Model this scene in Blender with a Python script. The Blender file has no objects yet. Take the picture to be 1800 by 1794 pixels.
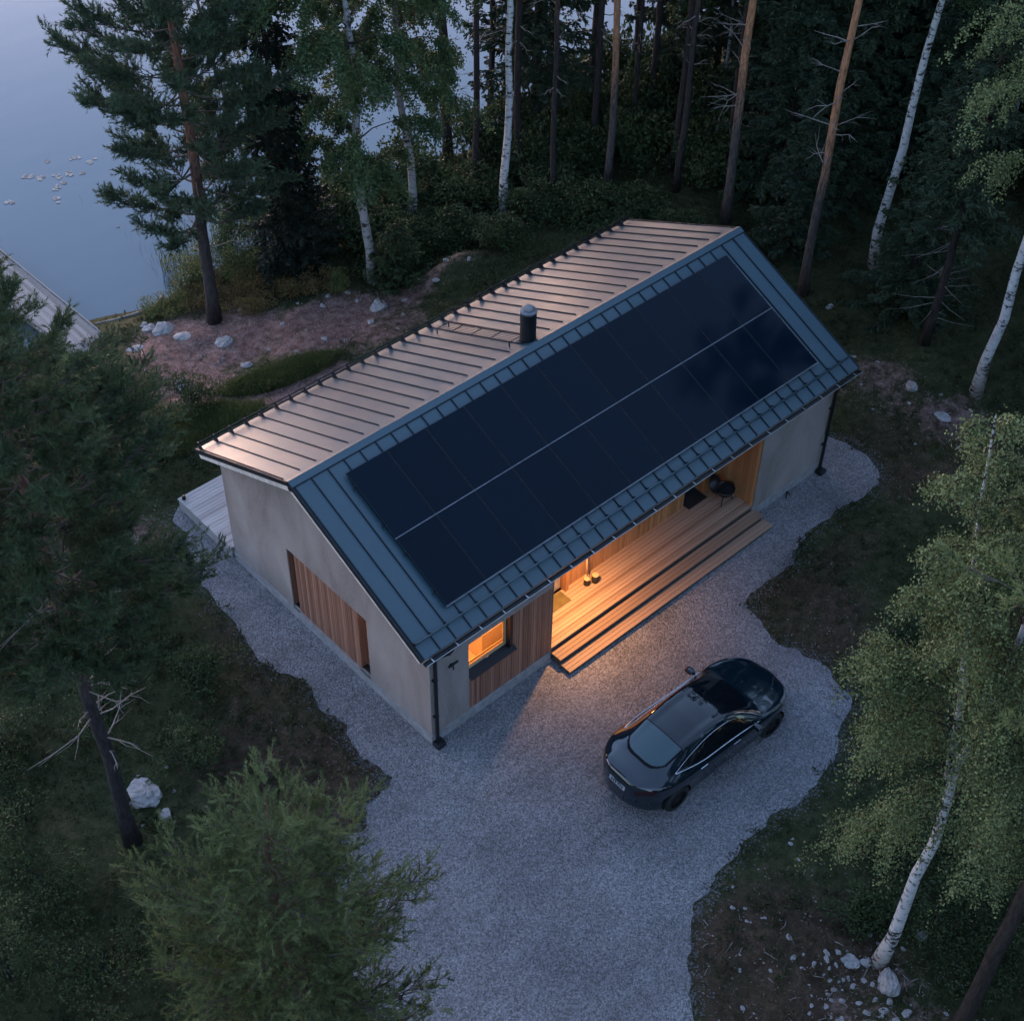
import bpy, math, random
import numpy as np
R = math.radians
rng = np.random.default_rng(7)
random.seed(7)
scene = bpy.context.scene
COL = scene.collection

# ------------------------------------------------------------------ helpers
def mesh_from(name, V, F, smooth=False, attrs=None):
    """V (n,3) array, F (m,k) array or list of arrays of equal-size faces."""
    if isinstance(F, np.ndarray):
        F = [F]
    F = [f for f in F if len(f)]
    me = bpy.data.meshes.new(name)
    V = np.asarray(V, np.float32)
    nl = sum(f.size for f in F); nf = sum(len(f) for f in F)
    me.vertices.add(len(V)); me.vertices.foreach_set('co', V.ravel())
    me.loops.add(nl); me.polygons.add(nf)
    me.loops.foreach_set('vertex_index', np.concatenate([f.ravel() for f in F]).astype(np.int32))
    tot = np.concatenate([np.full(len(f), f.shape[1], np.int32) for f in F])
    st = np.concatenate([[0], np.cumsum(tot)[:-1]]).astype(np.int32)
    me.polygons.foreach_set('loop_start', st)
    me.polygons.foreach_set('use_smooth', np.full(nf, bool(smooth)))
    me.update(calc_edges=True)
    me.validate()
    for k, a in (attrs or {}).items():
        at = me.attributes.new(k, 'FLOAT', 'POINT')
        at.data.foreach_set('value', np.asarray(a, np.float32))
    return me

class MB:
    """collects shapes into one mesh"""
    def __init__(s): s.V = []; s.Q = []; s.T = []; s.P = []; s.n = 0
    def add(s, V, Q=None, T=None, P=None):
        V = np.asarray(V, float); b = s.n
        s.V.append(V); s.n += len(V)
        if Q is not None and len(Q): s.Q.append(np.asarray(Q) + b)
        if T is not None and len(T): s.T.append(np.asarray(T) + b)
        for p in (P or []): s.P.append([i + b for i in p])
        return s
    def box(s, a, b):
        x0, y0, z0 = a; x1, y1, z1 = b
        V = [(x0,y0,z0),(x1,y0,z0),(x1,y1,z0),(x0,y1,z0),(x0,y0,z1),(x1,y0,z1),(x1,y1,z1),(x0,y1,z1)]
        return s.add(V, Q=[(3,2,1,0),(4,5,6,7),(0,1,5,4),(1,2,6,5),(2,3,7,6),(3,0,4,7)])
    def prism(s, poly, d):
        """poly: list of 3D points (planar), extruded by vector d"""
        poly = np.asarray(poly, float); n = len(poly)
        V = np.concatenate([poly, poly + np.asarray(d, float)])
        Q = [(i, (i+1) % n, n+(i+1) % n, n+i) for i in range(n)]
        return s.add(V, Q=Q, P=[list(range(n))[::-1], list(range(n, 2*n))])
    def obox(s, c, ax, ay, az):
        """oriented box: centre and three half-axis vectors"""
        c, ax, ay, az = (np.asarray(t, float) for t in (c, ax, ay, az))
        V = [c + i*ax + j*ay + k*az for k in (-1, 1) for (i, j) in ((-1,-1),(1,-1),(1,1),(-1,1))]
        return s.add(V, Q=[(3,2,1,0),(4,5,6,7),(0,1,5,4),(1,2,6,5),(2,3,7,6),(3,0,4,7)])
    def tube(s, pts, rad, n=8, cap=True):
        pts = np.asarray(pts, float); m = len(pts)
        rad = np.broadcast_to(np.asarray(rad, float), (m,))
        t = np.gradient(pts, axis=0); t /= np.linalg.norm(t, axis=1)[:, None] + 1e-9
        ref = np.array([0, 0, 1.]) if abs(t[0][2]) < .9 else np.array([1., 0, 0])
        u = np.cross(t, ref); u /= np.linalg.norm(u, axis=1)[:, None] + 1e-9
        w = np.cross(t, u)
        a = np.arange(n) * 2*np.pi/n
        V = pts[:, None] + rad[:, None, None]*(np.cos(a)[None, :, None]*u[:, None] + np.sin(a)[None, :, None]*w[:, None])
        i = np.arange(m-1)[:, None]*n; j = np.arange(n)[None]; j2 = (j+1) % n
        Q = np.stack([i+j, i+j2, i+n+j2, i+n+j], -1).reshape(-1, 4)
        P = [list(range(n))[::-1], list(range((m-1)*n, m*n))] if cap else None
        return s.add(V.reshape(-1, 3), Q=Q, P=P)
    def lathe(s, prof, c=(0, 0, 0), n=24):
        prof = np.asarray(prof, float); a = np.arange(n)*2*np.pi/n
        V = np.stack([prof[:, 0:1]*np.cos(a), prof[:, 0:1]*np.sin(a), np.repeat(prof[:, 1:2], n, 1)], -1) + np.asarray(c, float)
        m = len(prof); i = np.arange(m-1)[:, None]*n; j = np.arange(n)[None]; j2 = (j+1) % n
        Q = np.stack([i+j, i+j2, i+n+j2, i+n+j], -1).reshape(-1, 4)
        return s.add(V.reshape(-1, 3), Q=Q)
    def mesh(s, name, smooth=False):
        V = np.concatenate(s.V)
        F = []
        if s.Q: F.append(np.concatenate(s.Q))
        if s.T: F.append(np.concatenate(s.T))
        for p in s.P: F.append(np.array([p]))
        return mesh_from(name, V, F, smooth)
    def obj(s, name, mat, parent=None, smooth=False, bevel=0):
        return link(name, s.mesh(name, smooth), mat, parent, bevel)

def link(name, me, mat=None, parent=None, bevel=0):
    if mat is not None and not me.materials: me.materials.append(mat)
    o = bpy.data.objects.new(name, me); COL.objects.link(o)
    if parent is not None: o.parent = parent
    if bevel:
        md = o.modifiers.new('bevel', 'BEVEL'); md.width = bevel; md.segments = 2; md.limit_method = 'ANGLE'
    return o

def tag(o, label=None, cat=None, group=None, kind=None):
    if label: o['label'] = label
    if cat: o['category'] = cat
    if group: o['group'] = group
    if kind: o['kind'] = kind
    return o

def thing(name, label, cat, loc=(0, 0, 0), rz=0, group=None):
    o = bpy.data.objects.new(name, None); COL.objects.link(o)
    o.location = loc; o.rotation_euler = (0, 0, rz); o.empty_display_size = .2
    return tag(o, label, cat, group)

def dup(root, loc, rz=0, sc=1, label=None, group=None, tilt=(0, 0)):
    r = root.copy(); COL.objects.link(r); r.location = loc; r.rotation_euler = (tilt[0], tilt[1], rz); r.scale = (sc,)*3 if not isinstance(sc, tuple) else sc
    if label: r['label'] = label
    if group: r['group'] = group
    elif 'group' in r.keys() and label: del r['group']
    for ch in list(root.children):
        c = ch.copy(); COL.objects.link(c); c.parent = r
        for g in ch.children:
            d = g.copy(); COL.objects.link(d); d.parent = c
    return r

# ------------------------------------------------------------------ materials
class NT:
    def __init__(s, name):
        s.m = bpy.data.materials.new(name); s.m.use_nodes = True
        s.t = s.m.node_tree; s.b = s.t.nodes['Principled BSDF']
    def n(s, typ, **kw):
        nd = s.t.nodes.new(typ)
        for k, v in kw.items():
            if k.startswith('i_'):
                key = k[2:]; key = int(key) if key.isdigit() else key.replace('_', ' ')
                nd.inputs[key].default_value = v
            else: setattr(nd, k, v)
        return nd
    def l(s, a, b): s.t.links.new(a, b)
    def coord(s, what='Object', scale=(1, 1, 1), rot=(0, 0, 0)):
        tc = s.n('ShaderNodeTexCoord'); mp = s.n('ShaderNodeMapping')
        mp.inputs['Scale'].default_value = scale; mp.inputs['Rotation'].default_value = rot
        s.l(tc.outputs[what], mp.inputs['Vector']); return mp.outputs[0]
    def noise(s, vec, scale, detail=4, rough=.55, dist=0):
        nd = s.n('ShaderNodeTexNoise'); nd.inputs['Scale'].default_value = scale; nd.inputs['Detail'].default_value = detail
        nd.inputs['Roughness'].default_value = rough; nd.inputs['Distortion'].default_value = dist
        s.l(vec, nd.inputs['Vector']); return nd.outputs['Fac']
    def ramp(s, fac, stops, interp='LINEAR'):
        nd = s.n('ShaderNodeValToRGB'); cr = nd.color_ramp; cr.interpolation = interp
        while len(cr.elements) < len(stops): cr.elements.new(.5)
        for e, (p, c) in zip(cr.elements, stops):
            e.position = p; e.color = (c, c, c, 1) if isinstance(c, (int, float)) else (*c, 1)
        s.l(fac, nd.inputs[0]); return nd.outputs[0]
    def mix(s, fac, a, b, mode='MIX'):
        nd = s.n('ShaderNodeMix', data_type='RGBA', blend_type=mode)
        for v, i in ((fac, 0), (a, 6), (b, 7)):
            if hasattr(v, 'is_output'): s.l(v, nd.inputs[i])
            elif i == 0: nd.inputs[0].default_value = v
            else: nd.inputs[i].default_value = (*v, 1) if len(v) == 3 else v
        return nd.outputs[2]
    def math(s, op, a, b=0):
        nd = s.n('ShaderNodeMath', operation=op)
        for v, i in ((a, 0), (b, 1)):
            if hasattr(v, 'is_output'): s.l(v, nd.inputs[i])
            else: nd.inputs[i].default_value = v
        return nd.outputs[0]
    def attr(s, name):
        nd = s.n('ShaderNodeAttribute', attribute_name=name); return nd.outputs['Fac']
    def bump(s, h, strength=.3, dist=.02):
        nd = s.n('ShaderNodeBump'); nd.inputs['Strength'].default_value = strength; nd.inputs['Distance'].default_value = dist
        s.l(h, nd.inputs['Height']); s.l(nd.outputs[0], s.b.inputs['Normal']); return nd
    def set(s, color=None, rough=None, metal=None, spec=None, **kw):
        for v, k in ((color, 'Base Color'), (rough, 'Roughness'), (metal, 'Metallic'), (spec, 'Specular IOR Level')):
            if v is None: continue
            if hasattr(v, 'is_output'): s.l(v, s.b.inputs[k])
            elif k == 'Base Color': s.b.inputs[k].default_value = (*v, 1)
            else: s.b.inputs[k].default_value = v
        for k, v in kw.items(): s.b.inputs[k.replace('_', ' ')].default_value = v
        return s.m

def simple(name, color, rough=.6, metal=0, spec=.5, var=.25, vscale=6, bump=0):
    t = NT(name); v = t.coord()
    f = t.noise(v, vscale, 5)
    lo = tuple(c*(1-var) for c in color); hi = tuple(c*(1+var) for c in color)
    t.set(t.ramp(f, [(.3, lo), (.7, hi)]), t.ramp(f, [(.3, max(rough-.06, 0.02)), (.7, min(rough+.06, 1))]), metal, spec)
    if bump: t.bump(t.noise(v, vscale*6, 4), bump, .01)
    return t.m

def leafmat(name, dark, light, scale=1.2, rough=.6, trans=.25, spec=.25):
    """foliage: clump-scale and leaf-scale colour variation"""
    t = NT(name)
    oi = t.n('ShaderNodeObjectInfo')
    v = t.coord()
    f = t.noise(v, scale, 3)
    a = t.attr('rnd')
    s1 = t.math('ADD', t.math('MULTIPLY', f, .55), t.math('MULTIPLY', a, .35))
    s2 = t.math('ADD', s1, t.math('MULTIPLY', oi.outputs['Random'], .14))
    mid = tuple((p+q)/2 for p, q in zip(dark, light))
    c = t.ramp(s2, [(.25, dark), (.5, mid), (.8, light)])
    t.set(c, rough, 0, spec)
    if trans:
        tr = t.n('ShaderNodeBsdfTranslucent'); t.l(c, tr.inputs[0])
        mx = t.n('ShaderNodeMixShader'); mx.inputs[0].default_value = trans
        t.l(t.b.outputs[0], mx.inputs[1]); t.l(tr.outputs[0], mx.inputs[2])
        t.l(mx.outputs[0], t.t.nodes['Material Output'].inputs['Surface'])
    return t.m

def emit(name, color, strength):
    t = NT(name); t.set(color, .5); t.b.inputs['Emission Color'].default_value = (*color, 1); t.b.inputs['Emission Strength'].default_value = strength
    return t.m

M = {}
def wood_boards(name, tones, axis=0, board=.12, grain=40, rough=.6, bump=.25):
    """timber: tone per board (by position across boards) and long grain; axis = direction of the boards"""
    t = NT(name)
    tc = t.n('ShaderNodeTexCoord'); sx = t.n('ShaderNodeSeparateXYZ'); t.l(tc.outputs['Object'], sx.inputs[0])
    across = {0: 1, 1: 0, 2: None}[axis]
    if across is None:
        ac = t.math('ADD', sx.outputs[0], sx.outputs[1])
    else: ac = sx.outputs[across]
    idx = t.math('FLOOR', t.math('DIVIDE', ac, board))
    wn = t.n('ShaderNodeTexWhiteNoise', noise_dimensions='1D'); t.l(idx, wn.inputs['W'])
    sc = [grain]*3; sc[axis] = 1.3
    mp = t.n('ShaderNodeMapping'); mp.inputs['Scale'].default_value = sc; t.l(tc.outputs['Object'], mp.inputs[0])
    add = t.n('ShaderNodeVectorMath', operation='ADD'); t.l(mp.outputs[0], add.inputs[0]); t.l(wn.outputs['Color'], add.inputs[1])
    g = t.noise(add.outputs[0], 1.0, 5, .6)
    f = t.math('ADD', t.math('MULTIPLY', wn.outputs['Value'], .55), t.math('MULTIPLY', g, .55))
    c = t.ramp(f, [(.2, tones[0]), (.5, tones[1]), (.85, tones[2])])
    t.set(c, rough, 0, .35)
    t.bump(g, bump, .004)
    return t.m

M['clad'] = wood_boards('larch_cladding', [(.15, .07, .048), (.25, .125, .085), (.36, .20, .14)], 2, .075)
M['porch_clad'] = wood_boards('porch_cladding', [(.25, .12, .05), (.36, .18, .075), (.45, .24, .11)], 2, .095)
M['deck'] = wood_boards('porch_decking', [(.22, .14, .095), (.30, .20, .138), (.38, .265, .19)], 0, .118)
M['greydeck'] = wood_boards('weathered_decking', [(.22, .215, .215), (.31, .305, .305), (.40, .395, .395)], 0, .118, rough=.75)
M['dockwood'] = wood_boards('weathered_pier', [(.12, .115, .115), (.18, .175, .17), (.24, .23, .225)], 1, .13, rough=.75)

def clay():
    t = NT('clay_render'); v = t.coord('Object', (1, 1, .35))
    a = t.noise(v, .9, 6, .6, .6); b = t.noise(t.coord(), 14, 6, .7)
    f = t.math('ADD', t.math('MULTIPLY', a, .75), t.math('MULTIPLY', b, .25))
    t.set(t.ramp(f, [(.34, (.19, .165, .155)), (.5, (.27, .24, .228)), (.66, (.33, .30, .288))]), .9, 0, .2)
    t.bump(t.noise(t.coord(), 60, 5), .25, .006); return t.m
M['clay'] = clay()
M['plinth'] = simple('concrete_plinth', (.26, .26, .27), .85, bump=.2)
def roofmat():
    t = NT('roof_metal'); v = t.coord()
    f = t.noise(v, 1.1, 6, .65); g = t.noise(t.coord('Object', (3, .4, .4)), 2.0, 5)
    h = t.math('ADD', t.math('MULTIPLY', f, .6), t.math('MULTIPLY', g, .4))
    t.set(t.ramp(h, [(.3, (.010, .042, .060)), (.7, (.016, .054, .075))]), t.ramp(h, [(.35, .44), (.65, .52)]), 0, .5)
    t.b.inputs['IOR'].default_value = 1.75
    t.bump(t.noise(v, 1.6, 3), .06, .02); return t.m
M['roof'] = roofmat()
M['seam'] = simple('seam_metal', (.014, .017, .021), .6, .0, spec=.25)
M['dark'] = simple('black_metal', (.012, .013, .015), .4, .2, var=.2)
M['steel'] = simple('galvanised_steel', (.45, .46, .48), .35, .9); M['rail'] = simple('rail_aluminium', (.16, .17, .19), .4, .6)
M['underdeck'] = simple('dark_brown_timber', (.075, .058, .05), .8)  # dark brown wood of the frames below deck and steps
M['whitewood'] = simple('painted_trim', (.62, .58, .55), .6)
def solar():
    t = NT('solar_glass'); v = t.coord()
    oi = t.n('ShaderNodeObjectInfo')
    t.set(t.ramp(oi.outputs['Random'], [(0., (.0012, .0060, .013)), (1., (.0018, .0072, .0155))]), .09, 0, .13)
    return t.m
M['solar'] = solar()
M['frame'] = simple('black_frame', (.02, .021, .024), .35, .4)
def glassmat(name, tint=(1, 1, 1), rough=0.0):
    t = NT(name); t.set(tint, rough); t.b.inputs['Transmission Weight'].default_value = 1; t.b.inputs['IOR'].default_value = 1.2
    return t.m
M['glass'] = glassmat('window_glass')
M['cream'] = simple('interior_paint', (.62, .50, .36), .8, var=.05)
M['pinefurn'] = simple('pale_pine', (.55, .38, .22), .55, var=.15)

def gravelmat():
    t = NT('gravel'); v = t.coord()
    vo = t.n('ShaderNodeTexVoronoi', feature='F1'); vo.inputs['Scale'].default_value = 26; t.l(v, vo.inputs['Vector'])
    vo2 = t.n('ShaderNodeTexVoronoi', feature='F1'); vo2.inputs['Scale'].default_value = 52; t.l(v, vo2.inputs['Vector'])
    sx = t.n('ShaderNodeSeparateColor'); t.l(vo.outputs['Color'], sx.inputs[0])
    sx2 = t.n('ShaderNodeSeparateColor'); t.l(vo2.outputs['Color'], sx2.inputs[0])
    f = t.math('ADD', t.math('MULTIPLY', sx.outputs[0], .5), t.math('MULTIPLY', sx2.outputs[0], .5))
    big = t.noise(v, .35, 4); bigb = t.ramp(t.math('ADD', t.math('MULTIPLY', big, .65), t.math('MULTIPLY', t.noise(t.coord('Object', (.5, 1.6, 1), (0, 0, .9)), 1.3, 5, .6), .35)), [(.35, .72), (.64, 1.18)])
    c = t.ramp(f, [(.1, (.10, .10, .107)), (.5, (.212, .207, .222)), (.9, (.36, .352, .37))])
    c = t.mix(1.0, c, bigb, 'MULTIPLY')
    t.set(c, .85, 0, .3)
    h = t.math('ADD', t.math('MULTIPLY', vo.outputs['Distance'], -1.0), t.math('MULTIPLY', vo2.outputs['Distance'], -.5))
    t.bump(h, .9, .05); return t.m
M['gravel'] = gravelmat()

M['pebblegrey'] = simple('loose_stone', (.10, .098, .1), .85, var=.5, vscale=20)
def groundmat():
    t = NT('forest_floor'); v = t.coord()
    n1 = t.noise(v, .55, 6, .65); n2 = t.noise(v, 3.5, 6, .7); n3 = t.noise(v, 16, 4, .7)
    f = t.math('ADD', t.math('MULTIPLY', n2, .6), t.math('MULTIPLY', n3, .4))
    moss = t.ramp(f, [(.33, (.016, .020, .010)), (.5, (.040, .046, .020)), (.68, (.085, .075, .04))])
    soil = t.ramp(f, [(.36, (.05, .033, .028)), (.48, (.14, .082, .072)), (.58, (.225, .148, .132)), (.68, (.33, .265, .25))])
    brown = t.ramp(f, [(.33, (.02, .014, .010)), (.5, (.055, .038, .026)), (.7, (.12, .085, .06))])
    def mask(nm, w=.45):
        m = t.math('ADD', t.attr(nm), t.math('MULTIPLY', t.math('SUBTRACT', n1, .5), 1.3))
        m = t.math('ADD', m, t.math('MULTIPLY', t.math('SUBTRACT', n2, .5), .8))
        return t.ramp(m, [(.42, 0.), (.42+w, 1.)])
    c = t.mix(mask('brown'), moss, brown)
    c = t.mix(mask('soil', .3), c, soil)
    t.set(c, .95, 0, .1)
    t.bump(f, .8, .12); return t.m
M['ground'] = groundmat()

def watermat():
    t = NT('lake_water'); v = t.coord()
    t.set((.06, .088, .112), .05, 0, .5); t.b.inputs['IOR'].default_value = 1.5
    h = t.noise(t.coord('Object', (.5, 1.0, 1)), .8, 3, .5)
    t.bump(h, .05, .1); return t.m
M['water'] = watermat()
def rockmat():
    t = NT('granite'); v = t.coord(); f = t.noise(v, 3, 7, .7, .4); g = t.noise(v, 30, 4)
    h = t.math('ADD', t.math('MULTIPLY', f, .7), t.math('MULTIPLY', g, .3))
    oi = t.n('ShaderNodeObjectInfo')
    c = t.ramp(h, [(.3, (.12, .11, .105)), (.48, (.28, .26, .255)), (.68, (.44, .42, .41))])
    t.set(c, .85, 0, .25); t.bump(h, .6, .03); return t.m
M['rock'] = rockmat(); M['clod'] = simple('soil_clod', (.19, .145, .13), .9, var=.6, vscale=9)

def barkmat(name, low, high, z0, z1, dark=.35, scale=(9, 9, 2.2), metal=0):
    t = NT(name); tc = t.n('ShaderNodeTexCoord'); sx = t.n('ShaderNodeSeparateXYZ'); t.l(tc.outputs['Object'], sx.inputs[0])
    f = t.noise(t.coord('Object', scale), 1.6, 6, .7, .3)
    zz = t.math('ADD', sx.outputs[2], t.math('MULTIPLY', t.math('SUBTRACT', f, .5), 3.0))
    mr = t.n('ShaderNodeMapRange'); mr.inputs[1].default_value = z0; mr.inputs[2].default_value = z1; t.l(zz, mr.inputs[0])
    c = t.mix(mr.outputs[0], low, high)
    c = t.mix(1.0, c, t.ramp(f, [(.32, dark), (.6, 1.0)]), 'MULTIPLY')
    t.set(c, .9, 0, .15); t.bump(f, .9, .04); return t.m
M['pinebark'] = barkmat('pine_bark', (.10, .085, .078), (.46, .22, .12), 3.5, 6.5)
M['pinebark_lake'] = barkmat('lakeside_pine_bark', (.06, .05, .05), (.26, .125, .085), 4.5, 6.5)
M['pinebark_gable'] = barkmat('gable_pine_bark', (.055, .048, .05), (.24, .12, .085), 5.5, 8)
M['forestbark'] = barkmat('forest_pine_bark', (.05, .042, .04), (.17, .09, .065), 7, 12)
M['pinebark_low'] = barkmat('pine_bark_young', (.08, .06, .055), (.16, .09, .065), 2, 5)
M['darkbark'] = barkmat('spruce_bark', (.05, .042, .038), (.07, .055, .045), 2, 8)
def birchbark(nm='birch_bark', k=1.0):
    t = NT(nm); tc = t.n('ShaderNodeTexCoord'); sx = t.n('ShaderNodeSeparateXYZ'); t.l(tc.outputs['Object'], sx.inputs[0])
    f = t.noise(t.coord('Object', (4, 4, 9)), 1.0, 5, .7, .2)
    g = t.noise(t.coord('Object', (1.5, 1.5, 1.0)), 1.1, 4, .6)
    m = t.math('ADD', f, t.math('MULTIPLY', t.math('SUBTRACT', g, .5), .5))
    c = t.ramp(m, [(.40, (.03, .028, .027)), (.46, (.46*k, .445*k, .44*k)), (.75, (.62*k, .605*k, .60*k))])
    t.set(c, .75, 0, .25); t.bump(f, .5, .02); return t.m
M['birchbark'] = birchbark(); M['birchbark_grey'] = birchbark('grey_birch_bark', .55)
M['twig'] = simple('dead_wood', (.21, .18, .16), .9)
M['pineleaf'] = leafmat('pine_needles', (.036, .055, .025), (.235, .27, .105), 1.3)
M['pineleaf2'] = leafmat('forest_pine_needles', (.022, .042, .028), (.075, .115, .062), .7)
M['limbbark'] = simple('limb_bark', (.075, .055, .045), .9)
M['pineleaf_dark'] = leafmat('old_pine_needles', (.016, .032, .018), (.085, .12, .055), 1.1)
M['spruceleaf_dark'] = leafmat('dark_spruce_needles', (.006, .011, .008), (.022, .034, .02), .9, trans=.1)
M['litter'] = leafmat('soil_litter', (.05, .03, .026), (.30, .23, .21), 2.5, trans=0)
M['spruceleaf'] = leafmat('spruce_needles', (.012, .024, .015), (.05, .075, .038), .9, trans=.1)
M['birchleaf'] = leafmat('birch_leaves', (.032, .058, .026), (.11, .16, .065), .9, rough=.5, trans=.35)
M['birchleaf_near'] = leafmat('birch_leaves_near', (.036, .05, .02), (.24, .27, .105), 1.4, rough=.5, trans=.15)
M['willowleaf'] = leafmat('willow_leaves', (.045, .062, .02), (.19, .20, .07), 1.0)
M['ochreheath'] = leafmat('ochre_heath', (.06, .042, .015), (.21, .155, .06), 1.0)
M['bushleaf'] = leafmat('bush_leaves', (.015, .03, .013), (.075, .105, .042), 1.3)
M['heath'] = leafmat('heath_leaves', (.016, .024, .010), (.075, .088, .034), .8)
M['dryheath'] = leafmat('dry_heath', (.035, .026, .012), (.12, .10, .05), .8)
M['grassleaf'] = leafmat('grass_blades', (.032, .045, .014), (.105, .13, .045), .8)

# ------------------------------------------------------------------ terrain
def vnoise(x, y, s, seed=0):
    """smooth value noise, numpy"""
    x = np.asarray(x, float)*s + seed*17.3; y = np.asarray(y, float)*s + seed*9.7
    xi = np.floor(x).astype(int); yi = np.floor(y).astype(int); fx = x-xi; fy = y-yi
    fx = fx*fx*(3-2*fx); fy = fy*fy*(3-2*fy)
    def h(a, b):
        n = (a*374761393 + b*668265263 + seed*144269) & 0x7fffffff
        n = ((n ^ (n >> 13))*1274126177) & 0x7fffffff
        return ((n ^ (n >> 16)) & 0xffff)/65535.
    return (h(xi, yi)*(1-fx)+h(xi+1, yi)*fx)*(1-fy) + (h(xi, yi+1)*(1-fx)+h(xi+1, yi+1)*fx)*fy
def shore_y(x): return 21.2 - .8*np.exp(-((x-5.3)/1.5)**2) + .35*(vnoise(x, x*0, .5, 3)-.5)
GRAVEL = [(9,10.9),(4,10.9),(-.11,10.6),(-.45,9.64),(-.75,9.17),(-1.09,8.16),(-1.26,7.52),(-1.37,6.35),(-1.43,5.18),(-1.39,4.18),(-1.15,3.53),(-1.25,2.73),(-1.18,2.05),(-1.32,1.38),(-1.37,.75),(-1.25,.12),(-1.34,-.13),(-1.8,-.26),(-2.27,-.31),(-2.61,-.64),(-3.3,-.81),(-4.24,-2.03),(-4.87,-3.22),(-5.42,-4.29),(-6.2,-6.0),(-8.5,-9.5),(-12,-14),(-7.5,-17),(-1.9,-10.6),(-.5,-8.73),(-.07,-8.19),(.57,-7.51),(1.3,-7.01),(1.78,-6.98),(2.51,-6.75),(3.33,-6.67),(4.2,-6.65),(4.88,-6.68),(5.64,-6.7),(6.35,-6.55),(6.84,-6.46),(7.63,-6.12),(8.43,-5.76),(8.55,-5.03),(8.63,-4.13),(8.4,-3.39),(8.56,-2.45),(8.84,-1.85),(9.68,-1.75),(10.9,-1.83),(11.54,-1.51),(12.92,-1.39),(13.77,-1.49),(14.64,-1.52),(15.21,-1.22),(15.54,-.61),(15.62,.13),(15.5,.75),(15.3,3),(15.3,8.5),(14.9,9.4)]
def smooth_poly(P, n=6):
    P = np.array(P, float); out = []
    m = len(P)
    for i in range(m):
        a, b, c, d = P[i-1], P[i], P[(i+1) % m], P[(i+2) % m]
        for t in np.arange(n)/n:
            out.append(.5*((2*b)+(-a+c)*t+(2*a-5*b+4*c-d)*t*t+(-a+3*b-3*c+d)*t**3))
    out = np.array(out)
    j = np.stack([vnoise(out[:, 0], out[:, 1], 1.8, 5)-.5, vnoise(out[:, 0], out[:, 1], 1.8, 6)-.5], 1)
    j2 = np.stack([vnoise(out[:, 0], out[:, 1], 6., 15)-.5, vnoise(out[:, 0], out[:, 1], 6., 16)-.5], 1)
    return out + j*.22 + j2*.12
GP = smooth_poly(GRAVEL)
def in_poly(x, y, P):
    x = np.asarray(x); y = np.asarray(y); r = np.zeros(x.shape, bool)
    a = P; b = np.roll(P, -1, 0)
    for (x0, y0), (x1, y1) in zip(a, b):
        c = (y0 > y) != (y1 > y)
        with np.errstate(divide='ignore', invalid='ignore'):
            r ^= c & (x < (x1-x0)*(y-y0)/(y1-y0+1e-12)+x0)
    return r
def poly_dist(x, y, P):
    x = np.asarray(x, float); y = np.asarray(y, float); d = np.full(x.shape, 1e9)
    a = P; b = np.roll(P, -1, 0)
    for (x0, y0), (x1, y1) in zip(a, b):
        dx, dy = x1-x0, y1-y0; t = np.clip(((x-x0)*dx+(y-y0)*dy)/(dx*dx+dy*dy+1e-12), 0, 1)
        d = np.minimum(d, (x-x0-t*dx)**2+(y-y0-t*dy)**2)
    return np.sqrt(d)
def base_h(x, y):
    t = (y-12)/(shore_y(x)-12)
    z = np.where(t < 0, 0, np.where(t < 1, -1.5*t, np.maximum(-1.5-(t-1)*2.0, -4)))
    # mound behind the house
    z = z + .75*np.exp(-(((x-12.9)/1.3)**2+((y-14.0)/.8)**2))
    return z
def height(x, y):
    x = np.asarray(x, float); y = np.asarray(y, float)
    z = base_h(x, y)
    b = (vnoise(x, y, .35, 1)-.5)*.5 + (vnoise(x, y, 1.3, 2)-.5)*.18
    # flat round the house and the gravel
    dx = np.maximum(np.maximum(-.5-x, x-15), 0); dy = np.maximum(np.maximum(-1-y, y-11), 0)
    d = np.minimum(np.hypot(dx, dy), poly_dist_cached(x, y))
    k = np.clip((d-.15)/2.0, 0, 1)
    sh = np.clip((shore_y(x)-y)/1.5, 0, 1)
    return z + b*k*np.where(y > 15, np.maximum(sh, .1), 1) - .022*np.clip(1-d/.3, 0, 1)
GPC = GP[::2]
def poly_dist_cached(x, y):
    return np.where(in_poly(x, y, GPC), 0, poly_dist(x, y, GPC))
def H(x, y): return float(height(np.array([x]), np.array([y]))[0])

def blob(x, y, L):
    s = np.zeros(np.shape(x))
    for cx, cy, rx, ry, a in L: s = np.maximum(s, a*np.exp(-(((x-cx)/rx)**2+((y-cy)/ry)**2)**2))
    return s
SOIL = [(8.5, 13.2, 2.5, 1.0, .7), (4.4, 17.4, 1.8, 1.8, 1), (5.2, 16.8, 2.6, 2.0, 1), (8.2, 15.0, 2.6, 1.6, 1), (10.5, 14.3, 2.2, .9, .7), (3.6, 14.8, 1.6, 1.8, .8), (5.5, 13.0, 2.5, 1.6, .75), (12.9, 13.9, 1.4, .8, .42), (18.6, .8, 1.5, 1.6, .6), (18.6, -1.2, 1.6, 1.2, .6), (2.2, -11.5, 2.2, 1.6, .55), (-1.2, 9.8, 1.2, 1.6, .65), (17, 2.4, 1.5, 1, .55), (-3.2, 10.2, 1.4, 1.6, .5)]
BROWN = [(1.8, -9.3, 2.8, 2.6, 1), (-3, 1, 2.4, 4, .9), (10, -3.6, 2, 2.2, .8), (-1.6, 4, 1.0, 4, .7), (17, -1.5, 3, 3, .7), (7, 18.8, 2.5, 1.3, .9), (9, -7, 2, 1.6, .7), (-5.5, -1, 2.5, 2, .8), (12, -2.6, 2, .8, .7)]
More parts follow.
